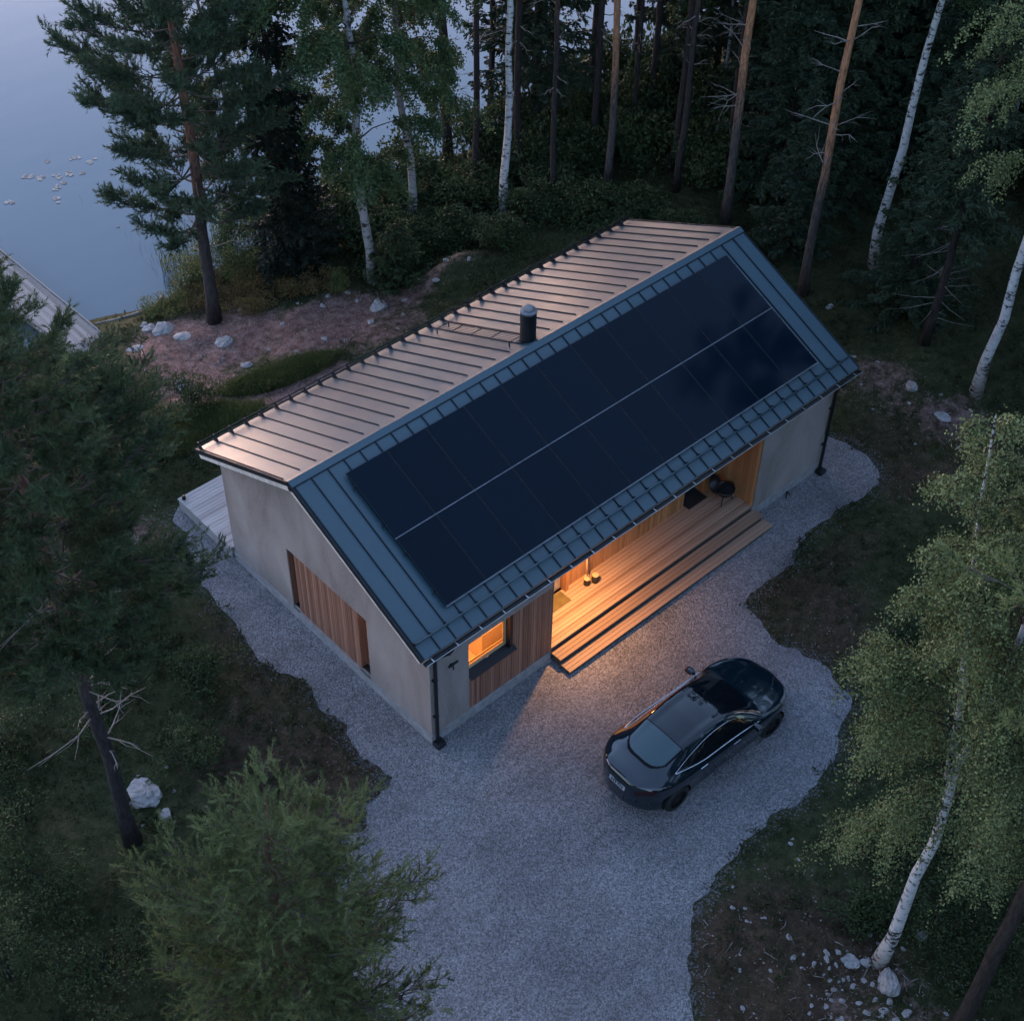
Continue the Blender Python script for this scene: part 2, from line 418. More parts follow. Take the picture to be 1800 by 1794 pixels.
gx = np.concatenate([[-3000, -900, -300, -120, -60, -35, -24], np.arange(-17, 34, .2), [36, 40, 46, 54, 70, 120, 300, 900, 3000]])
gy = np.concatenate([[-3000, -900, -300, -120, -60, -36, -25], np.arange(-19, 24, .2), [26, 30, 36]])
XX, YY = np.meshgrid(gx, gy); sh = XX.shape; xf, yf = XX.ravel(), YY.ravel()
zf = height(xf, yf)
# far shores: land left and right of the bay stays low, lake bed lies beyond
V = np.stack([xf, yf, zf], 1)
i = np.arange(sh[0]-1)[:, None]*sh[1]; j = np.arange(sh[1]-1)[None]
Q = np.stack([i+j, i+j+1, i+sh[1]+j+1, i+sh[1]+j], -1).reshape(-1, 4)
me = mesh_from('ground', V, Q, True, {'soil': blob(xf, yf, SOIL), 'brown': blob(xf, yf, BROWN)})
tag(link('ground', me, M['ground']), 'forest floor of moss, heath and bare reddish soil', kind='structure')
# lake: a big flat sheet
b = MB(); b.add([(-3000, 16, -1.5), (3000, 16, -1.5), (3000, 5000, -1.5), (-3000, 5000, -1.5)], Q=[(0, 1, 2, 3)])
tag(b.obj('lake_water', M['water']), 'calm blue lake reflecting the evening sky', kind='structure')
# gravel yard: fine grid clipped to the outline, skirted by the vegetation
def gravel_sheet():
    from mathutils.geometry import delaunay_2d_cdt
    from mathutils import Vector as V2
    n = len(GP)
    vo, ed, fa, *_ = delaunay_2d_cdt([V2((float(p[0]), float(p[1]))) for p in GP], [(k, (k+1) % n) for k in range(n)], [], 1, 1e-5)
    return mesh_from('gravel_yard', np.array([(v[0], v[1], 0.) for v in vo]), np.array([f if (vo[f[1]]-vo[f[0]]).cross(vo[f[2]]-vo[f[0]]) > 0 else f[::-1] for f in fa]))
gv = gravel_sheet()
tag(link('gravel_yard', gv, M['gravel']), 'grey crushed gravel yard and drive round the house', kind='structure')
GZ = 0.0

# ------------------------------------------------------------------ house
L_, W_, YR, ZR, ZE, OE, OG, OG2, YE2, ZE2 = 14.08, 7.94, 4.18, 5.7045, 3.6345, .3155, .43, .46, 8.2114, 3.9536
SF = (ZR-ZE)/(YR+OE); SB = (ZR-ZE2)/(YE2-YR)
def zf_(y): return ZR-SF*(YR-y)
def zb_(y): return ZR-SB*(y-YR)
house = thing('timber_house', 'long single storey house with clay walls, grey metal roof and solar panels', 'house', (0, 0, 0))
def roofpt(x, s, h=0):     # s metres down the front slope from the ridge, h off the surface
    c = math.hypot(1, SF); return np.array([x, YR-s/c-h*SF/c, ZR-s*SF/c+h/c])
def roofpt_b(x, s, h=0):
    c = math.hypot(1, SB); return np.array([x, YR+s/c+h*SB/c, ZR-s*SB/c+h/c])
T = .3   # wall thickness
top = .24
ZWF = zf_(0)-top-.02; ZWR = ZR-top-.02; ZWB = zb_(W_)-top-.02
PL = .30 # plinth height
# --- gable wall at x=0 with an opening y 2.27..5.37, z .33..2.42
OY0, OY1, OZ0, OZ1 = 2.27, 5.37, .34, 2.42
b = MB(); X = (T, 0, 0)
def zw(y): return (zf_(y) if y < YR else zb_(y))-top-.02
b.prism([(0, 0, PL), (0, OY0, PL), (0, OY0, zw(OY0)), (0, 0, zw(0))], X)
b.prism([(0, OY1, PL), (0, W_, PL), (0, W_, zw(W_)), (0, OY1, zw(OY1))], X)
b.prism([(0, OY0, OZ1), (0, OY1, OZ1), (0, OY1, zw(OY1)), (0, YR, zw(YR)), (0, OY0, zw(OY0))], X)
b.prism([(0, OY0, PL), (0, OY1, PL), (0, OY1, OZ0), (0, OY0, OZ0)], X)
b.obj('gable_wall', M['clay'], house)
b = MB()
b.prism([(L_-T, 0, PL), (L_-T, W_, PL), (L_-T, W_, zw(W_)), (L_-T, YR, zw(YR)), (L_-T, 0, zw(0))], X)
b.obj('gable_wall', M['clay'], house)
b = MB(); b.box((T, W_-T, PL), (L_-T, W_, ZWB)); b.obj('rear_wall', M['clay'], house)
# front wall with opening for cladding and window
CX0, CX1, CZ1 = 1.15, 3.78, 2.67
b = MB()
b.box((T, 0, PL), (CX0, T, ZWF)); b.box((CX0, 0, CZ1), (CX1, T, ZWF))
b.obj('front_wall', M['clay'], house)
PX0, PX1, PY, PZ, DZ = 3.78, 11.25, 1.22, 2.95, .45
b = MB(); b.box((PX1, 0, PL), (L_-T, T, ZWF)); b.obj('front_wall', M['clay'], house)
b = MB(); b.box((CX1, .0, 2.86), (PX1, T, ZWF)); b.obj('porch_lintel', M['clay'], house)
# plinth
b = MB()
b.box((-.02, -.02, -.2), (CX1, .28, PL)); b.box((PX1, -.02, -.2), (L_+.02, .28, PL)); b.box((-.02, .28, -.2), (.28, W_+.02, PL)); b.box((L_-.28, .28, -.2), (L_+.02, W_+.02, PL)); b.box((.28, W_-.28, -.2), (L_-.28, W_+.02, PL))
b.obj('plinth', M['plinth'], house)

def cladding(x0, x1, z0, z1, board=.075, gap=.008, th=.028, org=(0, 0), ang=0, jitter=.004):
    """vertical boards in local plane: x along, thickness towards -y; returns MB rotated by ang about z and moved to org"""
    b = MB(); n = int(round((x1-x0)/board)); w = (x1-x0)/n
    r = random.Random(int((x0+x1*3+z1*7)*100))
    for k in range(n):
        d = th+r.uniform(0, jitter)
        b.box((x0+k*w+gap/2, -d, z0), (x0+(k+1)*w-gap/2, 0, z1))
    b.box((x0, .0, z0), (x1, .03, z1))
    c, s = math.cos(ang), math.sin(ang)
    for V in b.V:
        x, y = V[:, 0].copy(), V[:, 1].copy()
        V[:, 0] = c*x-s*y+org[0]; V[:, 1] = s*x+c*y+org[1]
    return b
# front cladding: right of the window, full height; below the window
WX1 = 2.44; SZ = 1.60
b = cladding(WX1+.06, CX1, PL, CZ1, org=(0, .05)); b.obj('cladding', M['clad'], house)
b = cladding(CX0, WX1+.06, PL, SZ-.12, org=(0, .05)); b.obj('cladding', M['clad'], house)
# front window
win = MB()
win.box((CX0, .13, SZ), (CX0+.05, .2, CZ1)); win.box((WX1-.09, .13, SZ), (WX1-.03, .2, CZ1)); win.box((CX0+.05, .13, SZ), (WX1-.09, .2, SZ+.09)); win.box((CX0+.05, .13, CZ1-.05), (WX1-.09, .2, CZ1))
wobj = win.obj('window', M['pinefurn'], house, bevel=.004)
b = MB(); b.box((CX0+.05, .155, SZ+.09), (WX1-.09, .165, CZ1-.05)); b.obj('pane', M['glass'], wobj)
b = MB(); b.box((1.72, .105, SZ+.03), (1.86, .13, SZ+.055)); b.box((1.76, .09, SZ+.035), (1.84, .105, SZ+.05)); b.obj('handle', M['steel'], wobj)
b = MB(); b.prism([(CX0, .14, SZ), (CX0, -.10, SZ-.10), (CX0, -.10, SZ-.13), (CX0, .05, SZ-.11), (CX0, .14, SZ-.03)], (WX1+.13-CX0, 0, 0)); b.obj('sill', M['dark'], wobj)
b = MB(); b.box((WX1-.03, -.012, SZ-.0), (WX1+.06, .2, CZ1)); b.obj('window_frame', M['dark'], wobj)
b = MB(); b.prism([(CX1-.001, .0, PL), (CX1-.001, .05, PL), (CX1-.001, .05, 2.86), (CX1-.001, .0, 2.86)], (.03, 0, 0)); b.obj('corner_board', M['clad'], house)
# porch left side wall (cladding facing +x), back wall, right side wall (facing -x)
b = cladding(0, PY-.02, DZ, PZ, org=(CX1+.03, .03), ang=R(90)); b.obj('cladding', M['porch_clad'], house)
NX0, NX1, ND = 9.80, 10.62, .42
DX0, DX1 = 4.30, 5.34
for x0, x1 in ((CX1, DX0), (DX1+.1, NX0), (NX1, PX1)):
    b = cladding(x0, x1, DZ, PZ, .095, org=(0, PY)); b.obj('cladding', M['porch_clad'], house)
b = cladding(DX0, DX1+.1, DZ+2.1, PZ, .095, org=(0, PY)); b.obj('cladding', M['porch_clad'], house)
b = cladding(NX0, NX1, DZ+2.1, PZ, .095, org=(0, PY)); b.obj('cladding', M['porch_clad'], house)
b = cladding(-PY, 0, DZ, PZ, .095, org=(PX1, 0), ang=R(-90)); b.obj('cladding', M['porch_clad'], house)
# front door with jamb, niche with glass door
b = MB(); b.box((DX0+.02, PY+.06, DZ+.02), (DX1-.02, PY+.11, DZ+2.1)); d = b.obj('front_door', simple('grey_door', (.26, .24, .23), .5), house)
b = MB(); b.box((DX0+.1, PY+.02, DZ+1.0), (DX0+.13, PY+.06, DZ+1.14)); b.obj('handle', M['steel'], d)
b = MB(); b.box((DX1, PY-.13, DZ), (DX1+.1, PY+.12, DZ+2.1)); b.obj('door_jamb', M['porch_clad'], house)
b = MB(); b.box((NX0, PY+ND, DZ), (NX1, PY+ND+.06, DZ+2.1)); d = b.obj('glass_door', M['dark'], house)
b = MB(); b.box((NX0+.1, PY+ND-.012, DZ+.15), (NX1-.1, PY+ND-.002, DZ+2.0)); b.obj('pane', simple('dark_pane', (.03, .035, .04), .08, 0), d)
b = MB(); b.box((NX0-.02, PY+.032, DZ), (NX0, PY+ND, DZ+2.1)); b.box((NX1, PY+.032, DZ), (NX1+.02, PY+ND, DZ+2.1)); b.obj('niche_lining', M['porch_clad'], house)
# porch floor and steps: boards along x
def boards(x0, x1, y0, y1, z, n, th=.03, gap=.009, mat='deck', name='decking', parent=None, ends=0):
    b = MB(); w = (y1-y0)/n; r = random.Random(int(x0*10+y0*100+n))
    for k in range(n):
        e = r.uniform(0, ends)
        b.box((x0, y0+k*w+gap/2, z-th), (x1+e, y0+(k+1)*w-gap/2, z))
    return b.obj(name, M[mat], parent, bevel=.003)
boards(PX0+.005, PX1-.03, -.015, PY-.005, DZ, 11, parent=house)
boards(NX0, NX1, PY+.0, PY+ND, DZ-.001, 4, parent=house)
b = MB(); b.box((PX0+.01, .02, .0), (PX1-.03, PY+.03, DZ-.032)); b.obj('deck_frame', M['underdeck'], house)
st = thing('porch_steps', 'two long timber steps leading up to the porch deck', 'steps', (0, 0, 0))
boards(3.79, 11.31, -.36, -.02, .30, 3, name='tread', parent=st); boards(3.79, 11.36, -.70, -.36, .155, 3, name='tread', parent=st)
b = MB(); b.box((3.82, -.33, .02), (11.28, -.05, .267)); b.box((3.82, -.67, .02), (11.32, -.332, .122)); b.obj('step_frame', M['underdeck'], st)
# porch ceiling
b = MB(); n = 12
for k in range(n): b.box((CX1+.06, .30+k*(PY-.3)/n+.004, PZ), (PX1, .30+(k+1)*(PY-.3)/n-.004, PZ+.02))
b.box((CX1+.0, .30, PZ+.021), (PX1, PY+.4, PZ+.05)); b.obj('porch_ceiling', M['porch_clad'], house)
# interior room behind the window
room = MB()
room.box((.3, 3.6, .3), (3.74, 3.65, 3.0)); room.box((3.70, .31, .3), (3.74, 3.6, 3.0)); room.box((.301, .31, .3), (.34, OY0-.02, 3.0)); room.box((.301, OY0-.02, 2.45), (.34, 3.6, 3.0))
room.box((.3, .31, 2.98), (3.7, 3.6, 3.02)); room.box((.3, .305, .31), (CX0, .325, 2.98)); room.box((WX1+.07, .305, .31), (3.70, .325, 2.98)); room.box((CX0, .305, .31), (WX1+.07, .325, SZ-.02)); room.box((CX0, .305, CZ1), (WX1+.07, .325, 2.98))
room.obj('room_lining', M['cream'], house)
b = MB(); b.box((.34, .325, .26), (3.7, 3.6, .30)); b.obj('room_floor', M['pinefurn'], house)
cab = MB(); cab.box((2.35, .9, .30), (3.69, 3.2, 1.25)); cab.box((2.32, .87, 1.25), (3.69, 3.23, 1.29)); tag(cab.obj('sideboard', M['cream'], None, bevel=.006), 'pale sideboard standing inside the lit room behind the front window', 'sideboard')
# inside of gable slots
for (y0, y1) in ((OY0, 2.66), (5.09, OY1)):
    b = MB(); b.box((.20, y0, OZ0), (.26, y0+.05, OZ1)); b.box((.20, y1-.05, OZ0), (.26, y1, OZ1)); b.box((.20, y0+.05, OZ0), (.26, y1-.05, OZ0+.05)); b.box((.20, y0+.05, OZ1-.05), (.26, y1-.05, OZ1))
    w = b.obj('slot_window', M['clad'], house)
    b = MB(); b.box((.225, y0+.05, OZ0+.05), (.235, y1-.05, OZ1-.05)); b.obj('pane', M['glass'], w)
    b = MB(); b.prism([(-.015, y0, OZ0-.02), (.20, y0, OZ0+.035), (.20, y0, OZ0), (-.015, y0, OZ0-.045)], (0, y1-y0, 0)); b.obj('sill', M['dark'], w)
    b = MB(); b.box((.02, y1-.025, OZ0+.04), (.20, y1, OZ1)) if y0 > 4 else b.box((.02, y1-.02, OZ0+.04), (.20, y1, OZ1)); b.box((.02, y0, OZ0+.04), (.20, y0+.02, OZ1)); b.obj('reveal', M['clad'], w)
b = cladding(-5.09, -2.66, OZ0-.01, OZ1, org=(.05, 0), ang=R(-90)); b.obj('cladding', M['clad'], house)

# --- roof
roof = MB()
tk = .10
def slope_slab(pf, x0, x1, s1, name):
    b = MB(); a = [pf(x0, 0), pf(x1, 0), pf(x1, s1), pf(x0, s1)]; c = [pf(x0, 0, -tk), pf(x1, 0, -tk), pf(x1, s1, -tk), pf(x0, s1, -tk)]
    for q in c[:2]: q[1] = YR
    b.add(a+c, Q=[(0, 1, 2, 3), (7, 6, 5, 4), (0, 3, 7, 4), (1, 5, 6, 2), (3, 2, 6, 7)])
    return b.obj(name, M['roof'], house)
S1 = math.hypot(YR+OE, ZR-ZE); S2 = math.hypot(YE2-YR, ZR-ZE2)
rf = slope_slab(roofpt, -OG, L_+OG2, S1, 'roof'); rb = slope_slab(roofpt_b, -OG, L_+OG2, S2, 'roof')
# boards under the roof edge (barge boards, soffit)
for x0, x1 in ((-OG+.02, -OG+.08), (L_+OG2-.08, L_+OG2-.02)):
    for pf, s1, nm in ((roofpt, S1-.03, 'barge_board'), (roofpt_b, S2-.03, 'barge_board')):
        b = MB(); P = [pf(x0, .02, -tk-.002), pf(x0, s1, -tk-.002), pf(x0, s1, -tk-.15), pf(x0, .02, -tk-.15)]
        b.prism(P, (x1-x0, 0, 0)); b.obj(nm, M['whitewood'], house)
for pf, s1 in ((roofpt, S1-.04), (roofpt_b, S2-.04)):
    b = MB(); P = [pf(-OG+.085, .05, -tk-.005), pf(-OG+.085, s1, -tk-.005), pf(-OG+.085, s1, -tk-.11), pf(-OG+.085, .05, -tk-.11)]
    b.prism(P, (L_+OG+OG2-.17, 0, 0)); b.obj('soffit', M['whitewood'], house)
# black verge flashing on both gables
for x0, x1 in ((-OG-.012, -OG+.03), (L_+OG2-.03, L_+OG2+.012)):
    for pf, s1 in ((roofpt, S1), (roofpt_b, S2)):
        b = MB(); P = [pf(x0, 0, .02), pf(x0, s1, .02), pf(x0, s1, -tk-.01), pf(x0, 0, -tk-.01)]
        for q in P: pass
        P[0][1] = YR; P[3][1] = YR; b.prism(P, (x1-x0, 0, 0)); b.obj('verge_flashing', M['seam'], house)
# standing seams, near-black metal: shade along their sides put into the colour
xs = .08+.4515*np.arange(-1, 33)
xs = xs[(xs > -OG+.05) & (xs < L_+OG2-.05)]
def seams(pf, s0, s1, w=.011, h=.034):
    b = MB()
    for x in xs:
        P = [pf(x-w, s0, 0.001), pf(x+w, s0, .001), pf(x+w, s1, .001), pf(x-w, s1, .001)]
        Pt = [pf(x-w, s0, h), pf(x+w, s0, h), pf(x+w, s1, h), pf(x-w, s1, h)]
        b.add(P+Pt, Q=[(4, 5, 6, 7), (0, 1, 5, 4), (1, 2, 6, 5), (2, 3, 7, 6), (3, 0, 4, 7)])
    return b
seams(roofpt, .16, S1-.01).obj('standing_seam', M['seam'], rf)
seams(roofpt_b, .30, S2-.02, .010, .026).obj('standing_seam', M['seam'], rb)
# ridge cap with the seam line below it
b = MB(); c1, c2 = roofpt(-OG, .15, .035), roofpt_b(-OG, .10, .03); r0 = np.array([-OG, YR, ZR+.045])
b.prism([roofpt(-OG, .15, .004), c1, r0, c2, roofpt_b(-OG, .10, .004)], (L_+OG+OG2, 0, 0)); b.obj('ridge_cap', M['roof'], house)
b = MB(); b.prism([roofpt(-OG, .152, .002), roofpt(-OG, .152, .03), roofpt(-OG, .172, .03), roofpt(-OG, .172, .002)], (L_+OG+OG2, 0, 0)); b.obj('ridge_seam', M['seam'], rf)
# snow guards
def along(pf, s, h, x0, x1, r, nm, mat, par):
    b = MB(); b.tube([pf(x0, s, h), pf((x0+x1)/2, s, h), pf(x1, s, h)], r, 8); return b.obj(nm, M[mat], par, smooth=True)
sg = MB(); sg.tube([roofpt(-.33, S1-.37, .15), roofpt(L_+.4, S1-.37, .15)], .017, 8); sg.tube([roofpt(-.33, S1-.36, .08), roofpt(L_+.4, S1-.36, .08)], .017, 8)
sgo = sg.obj('snow_guard', M['roof'], house, smooth=True)
for k, x in enumerate(xs[::1]):
    bb = MB(); bb.prism([roofpt(x-.006, S1-.47, .02), roofpt(x-.006, S1-.375, .16), roofpt(x-.006, S1-.345, .16), roofpt(x-.006, S1-.345, .02)], (.012, 0, 0))
    if False: bb.prism([roofpt(x-.02, S1-.55, .012), roofpt(x+.03, S1-.55, .012), roofpt(x+.02, S1-.37, .14), roofpt(x-.02, S1-.37, .14)], (0, .004, .006))
    bb.obj('guard_bracket', M['seam'], sgo)
sg = MB(); sg.tube([roofpt_b(-.40, S2-.15, .17), roofpt_b(L_+.4, S2-.15, .17)], .016, 8); sg.tube([roofpt_b(-.40, S2-.13, .08), roofpt_b(L_+.4, S2-.13, .08)], .016, 8)
sgo2 = sg.obj('snow_guard', M['seam'], house, smooth=True)
for x in xs:
    bb = MB(); bb.prism([roofpt_b(x-.012, S2-.30, .02), roofpt_b(x-.012, S2-.17, .19), roofpt_b(x-.012, S2-.12, .19), roofpt_b(x-.012, S2-.11, .02)], (.024, 0, 0)); bb.obj('guard_bracket', M['seam'], sgo2)
# gutters (half round) and their brackets
def gutter(y, z, x0, x1, r=.065):
    b = MB(); n = 10; a = np.linspace(math.pi, 2*math.pi, n+1)
    o = [(y+r*math.cos(t), z+r*math.sin(t)) for t in a]; i_ = [(y+(r-.006)*math.cos(t), z+(r-.006)*math.sin(t)) for t in a[::-1]]
    ring = o+i_; m = len(ring)
    V = [(x, *p) for x in (x0, x1) for p in ring]
    b.add(V, Q=[(k, (k+1) % m, m+(k+1) % m, m+k) for k in range(m)])
    b.add([(x0, *p) for p in o], P=[list(range(n+1))]); b.add([(x1, *p) for p in o], P=[list(range(n+1))])
    return b
ZG = ZE-.075
g = gutter(-OE-.062, ZG, -OG+.02, L_+OG2-.02).obj('gutter', M['dark'], house, smooth=False)
b = MB(); b.tube([(-OG+.02, -OE-.127, ZG), (L_+OG2-.02, -OE-.127, ZG)], .009, 6); b.obj('gutter_lip', M['steel'], g)
g2 = gutter(YE2+.062, ZE2-.075, -OG+.02, L_+OG2-.02).obj('gutter', M['roof'], house)
for k in range(22):
    x = -.2+k*.69
    b = MB(); b.box((x-.012, -OE-.13, ZG+.004), (x+.012, -OE+.01, ZG+.014)); b.obj('gutter_bracket', M['steel'], g)
# downpipes
for x, xg in ((.10, .30), (L_-.02, L_-.22)):
    dp = MB(); dp.tube([(xg, -OE-.062, ZG-.05), (xg, -OE-.062, ZG-.16), (x, -.10, ZG-.42), (x, -.085, ZG-.55), (x, -.085, .18), (x, -.11, .10)], .045, 12)
    o = dp.obj('downpipe', M['dark'], house, smooth=True)
    bb = MB(); bb.box((x-.13, -.25, .0), (x+.13, .0-.021, .13)); bb.obj('drain_box', M['dark'], o, bevel=.02)
    bb = MB(); bb.lathe([(0, -.02), (.03, -.02), (.085, .1), (.085, .12)], (xg, -OE-.062, ZG-.16), 14); bb.obj('outlet', M['dark'], o, smooth=True)
    for z in (1.0, 2.3):
        bb = MB(); bb.box((x-.06, -.10, z), (x+.06, -.001, z+.03)); bb.obj('pipe_clip', M['dark'], o)
# solar panels
PXS, PT, PH2 = .7631, .5019, 3.7448
pw = 12.674/11; ph = PH2/2
c_ = math.hypot(1, SF); nx = np.array([1., 0, 0]); ns = np.array([0, -1/c_, -SF/c_]); nn = np.array([0, -SF/c_, 1/c_])
frame_h = .035
def solar_mesh():
    b = MB(); g_ = .006
    b.obox((0, 0, 0), nx*(pw/2-g_), ns*(ph/2-g_), nn*frame_h/2); return b.mesh('solar_panel')
sm = solar_mesh(); sm.materials.append(M['solar'])
fm = MB(); g_ = .006; e = .009
for sx in (-1, 1):
    fm.obox(nx*sx*(pw/2-g_-e/2)+nn*(frame_h/2+.002), nx*e/2, ns*(ph/2-g_), nn*.0035)
    fm.obox(ns*sx*(ph/2-g_-e/2)+nn*(frame_h/2+.001), nx*(pw/2-g_-e), ns*e/2, nn*.003)
fm = fm.mesh('panel_frame'); fm.materials.append(M['frame'])
for r_ in range(2):
    for k in range(11):
        o = link('solar_panel', sm, None, house); o.location = roofpt(PXS+pw*(k+.5), PT+ph*(r_+.5), .13-frame_h/2)
        f_ = link('panel_frame', fm, None, o)
def rail(s, h, w=.018, nm='mounting_rail', mat='rail'):
    b = MB(); b.obox(roofpt(PXS+pw*5.5, s, h), nx*(pw*5.5+.01), ns*w, nn*.012); return b.obj(nm, M[mat], house)
rail(PT+ph, .128, .011); rail(PT+2*ph+.012, .118, .012)
for s in (PT+.4, PT+ph-.4, PT+ph+.4, PT+2*ph-.4):
    b = MB(); b.obox(roofpt(PXS+pw*5.5, s, .062), nx*(pw*5.5+.05), ns*.02, nn*.018); b.obj('mounting_rail', M['dark'], house)
b = MB(); b.obox(roofpt(PXS+pw*11+.012, PT+ph, .11), nx*.012, ns*ph, nn*.012); b.obj('mounting_rail', M['rail'], house)
cm = MB(); cm.obox((0, 0, 0), nx*.015, ns*.018, nn*.004); cm = cm.mesh('panel_clamp'); cm.materials.append(M['frame'])
for r_ in range(2):
    for k in range(0, 12):
        for s in (.36, ph-.36):
            o = link('panel_clamp', cm, None, house); o.location = roofpt(PXS+pw*k, PT+ph*r_+s, .135)
# chimney and the walkway ladder
ch = MB(); zc = 5.42; ch.lathe([(.0, -.3), (.205, -.3), (.205, .98), (.19, 1.0)], (7.1, 4.55, zc), 28); cho = ch.obj('chimney', M['dark'], house, smooth=False)
b = MB(); b.lathe([(.21, .985), (.215, 1.0), (.215, 1.03), (.15, 1.06), (.0, 1.06)], (7.1, 4.55, zc), 28); b.obj('chimney_collar', M['rail'], cho)
b = MB(); b.lathe([(.13, 1.04), (.14, 1.05), (.14, 1.10), (.10, 1.15), (.04, 1.17), (0, 1.175)], (7.1, 4.55, zc), 24); b.obj('chimney_cap', simple('pale_cap', (.15, .15, .155), .8, .0), cho, smooth=True)
b = MB(); b.lathe([(.30, .0), (.30, .02), (.215, .06), (.21, .12)], (7.1, 4.55, zc+.02), 24); b.obj('chimney_flashing', M['roof'], cho)
wk = MB(); s0, s1 = .48, 3.55
for x in np.linspace(6.62, 7.02, 6): wk.tube([roofpt_b(x, s0, .16), roofpt_b(x, s1, .16)], .018 if x > 7.0 or x < 6.63 else .006, 6)
for s in (s0, 1.3, 2.1, 2.9, s1): wk.tube([roofpt_b(6.62, s, .15), roofpt_b(7.02, s, .15)], .013, 6)
for s in (s0+.02, s1-.02):
    for x in (6.62, 7.02): wk.tube([roofpt_b(x, s, .15), roofpt_b(x, s+.06, .01)], .016, 6)
wk.obj('roof_ladder', M['seam'], house)
# rear terrace
ter = thing('terrace_deck', 'weathered grey timber terrace along the rear wall of the house', 'deck')
boards(-.10, 9.0, 7.97, 10.44, .45, 21, mat='greydeck', parent=ter)
b = MB(); b.box((-.08, 10.38, .05), (9, 10.42, .415)); b.box((-.08, 7.97, .05), (-.04, 10.38, .415)); b.box((-.04, 7.97, .25), (9, 10.38, .41)); b.obj('deck_frame', M['plinth'], ter)
b = MB(); b.lathe([(.0, 0), (.05, 0), (.055, .02), (.05, .10), (.03, .13), (0, .135)], (.02, 10.3, .45), 14); tag(b.obj('deck_lamp', M['dark'], None, smooth=True), 'small dark bollard lamp on the corner of the grey terrace', 'lamp')
# porch lamp: lit downlight under the porch ceiling
lamp = thing('porch_lamp', 'lit warm ceiling lamp under the porch roof beside the front door', 'lamp', (4.98, .52, PZ))
b = MB(); b.lathe([(0, 0), (.10, 0), (.10, -.03), (.085, -.035)], n=20); b.obj('lamp_body', M['dark'], lamp)
b = MB(); b.lathe([(.082, -.034), (.06, -.045), (.0, -.048)], n=20); b.obj('diffuser', emit('lamp_glow', (1., .55, .2), 4), lamp)

def light(name, typ, loc, energy, color, **kw):
    d = bpy.data.lights.new(name, typ); d.energy = energy; d.color = color
    for k, v in kw.items(): setattr(d, k, v)
    o = bpy.data.objects.new(name, d); COL.objects.link(o); o.location = loc; return o
WARM = (1., .46, .15)
light('porch_light', 'SPOT', (4.98, .52, PZ-.07), 58, WARM, shadow_soft_size=.05, spot_size=R(152), spot_blend=1.0)
light('room_light', 'POINT', (1.9, 1.8, 2.7), 16, WARM, shadow_soft_size=.12)

# props on the porch
b = MB(); b.box((4.45, .79, DZ+.002), (5.25, 1.19, DZ+.018)); tag(b.obj('doormat', simple('olive_mat', (.11, .085, .03), .95, bump=.6), None), 'olive doormat on the lamplit deck in front of the front door', 'doormat')
b = MB(); b.box((9.86, 1.02, DZ+.002), (10.58, 1.6, DZ+.02)); tag(b.obj('doormat', simple('black_mat', (.012, .012, .012), .95, bump=.6), None), 'black doormat in the dark doorway at the shaded end of the porch', 'doormat')
def log_stool(loc, r, h, label, seed):
    t = thing('chopping_block', label, 'log', loc)
    q = random.Random(seed); n = 9; a = [2*math.pi*k/n for k in range(n)]; rr = [r*q.uniform(.88, 1.1) for _ in a]
    b = MB(); b.prism([(rr[k]*math.cos(a[k]), rr[k]*math.sin(a[k]), 0) for k in range(n)], (0, 0, h)); b.obj('bark', M['darkbark'], t, bevel=.008)
    b = MB(); b.prism([(rr[k]*.93*math.cos(a[k]), rr[k]*.93*math.sin(a[k]), h) for k in range(n)], (0, 0, .006)); b.obj('cut_face', M['pinefurn'], t)
    return t
log_stool((5.92, .92, DZ), .085, .20, 'smaller log block beside the broom on the lit porch', 3)
log_stool((6.15, .86, DZ), .10, .24, 'larger log block beside the broom on the lit porch', 4)
br = thing('broom', 'pale wooden broom leaning on the porch wall behind the log blocks', 'broom', (6.02, 1.02, DZ))
b = MB(); b.tube([(0, 0, .18), (.02, .05, .6), (.06, .14, 1.45)], .022, 8); b.obj('handle', M['pinefurn'], br, smooth=True)
b = MB(); b.prism([(-.13, -.03, 0), (.13, -.03, 0), (.05, -.02, .2), (-.05, -.02, .2)], (0, .06, 0)); b.obj('brush_head', M['pinefurn'], br, bevel=.01)
gr = thing('kettle_grill', 'black round kettle grill at the dark end of the porch', 'grill', (10.82, .66, DZ))
b = MB(); b.lathe([(.0, .22), (.12, .23), (.22, .30), (.27, .42), (.275, .46), (.255, .46), (.22, .36), (0, .30)], n=26); bo = b.obj('bowl', simple('enamel', (.01, .01, .011), .18), gr, smooth=True)
b = MB(); b.lathe([(0, .16), (.1, .155), (.2, .11), (.26, .02), (.27, 0), (.255, 0), (.2, .09), (0, .14)], n=26)
lid = b.obj('lid', M['dark'], gr, smooth=True); lid.location = (-.12, .28, .50); lid.rotation_euler = (R(62), 0, R(20))
b = MB(); b.tube([(-.04, 0, .17), (-.04, 0, .21), (.04, 0, .21), (.04, 0, .17)], .012, 6); b.obj('handle', M['steel'], lid)
b = MB(); b.tube([(-.18, -.02, .44), (.18, -.02, .44)], .01, 6); b.lathe([(0, .41), (.245, .41), (.245, .42), (0, .42)], n=20); b.obj('grate', M['seam'], gr)
for k in range(3):
    a = R(90+120*k); b = MB(); b.tube([(.16*math.cos(a), .16*math.sin(a), .28), (.26*math.cos(a), .26*math.sin(a), 0)], .014, 8); b.obj('leg', M['dark'], gr)
tp = thing('wall_tap', 'small black water tap on the clay wall near the corner downpipe', 'tap', (.62, 0, 2.40))
b = MB(); b.lathe([(0, 0), (.05, 0), (.05, .02), (.02, .03), (.02, .10), (0, .10)], n=14)
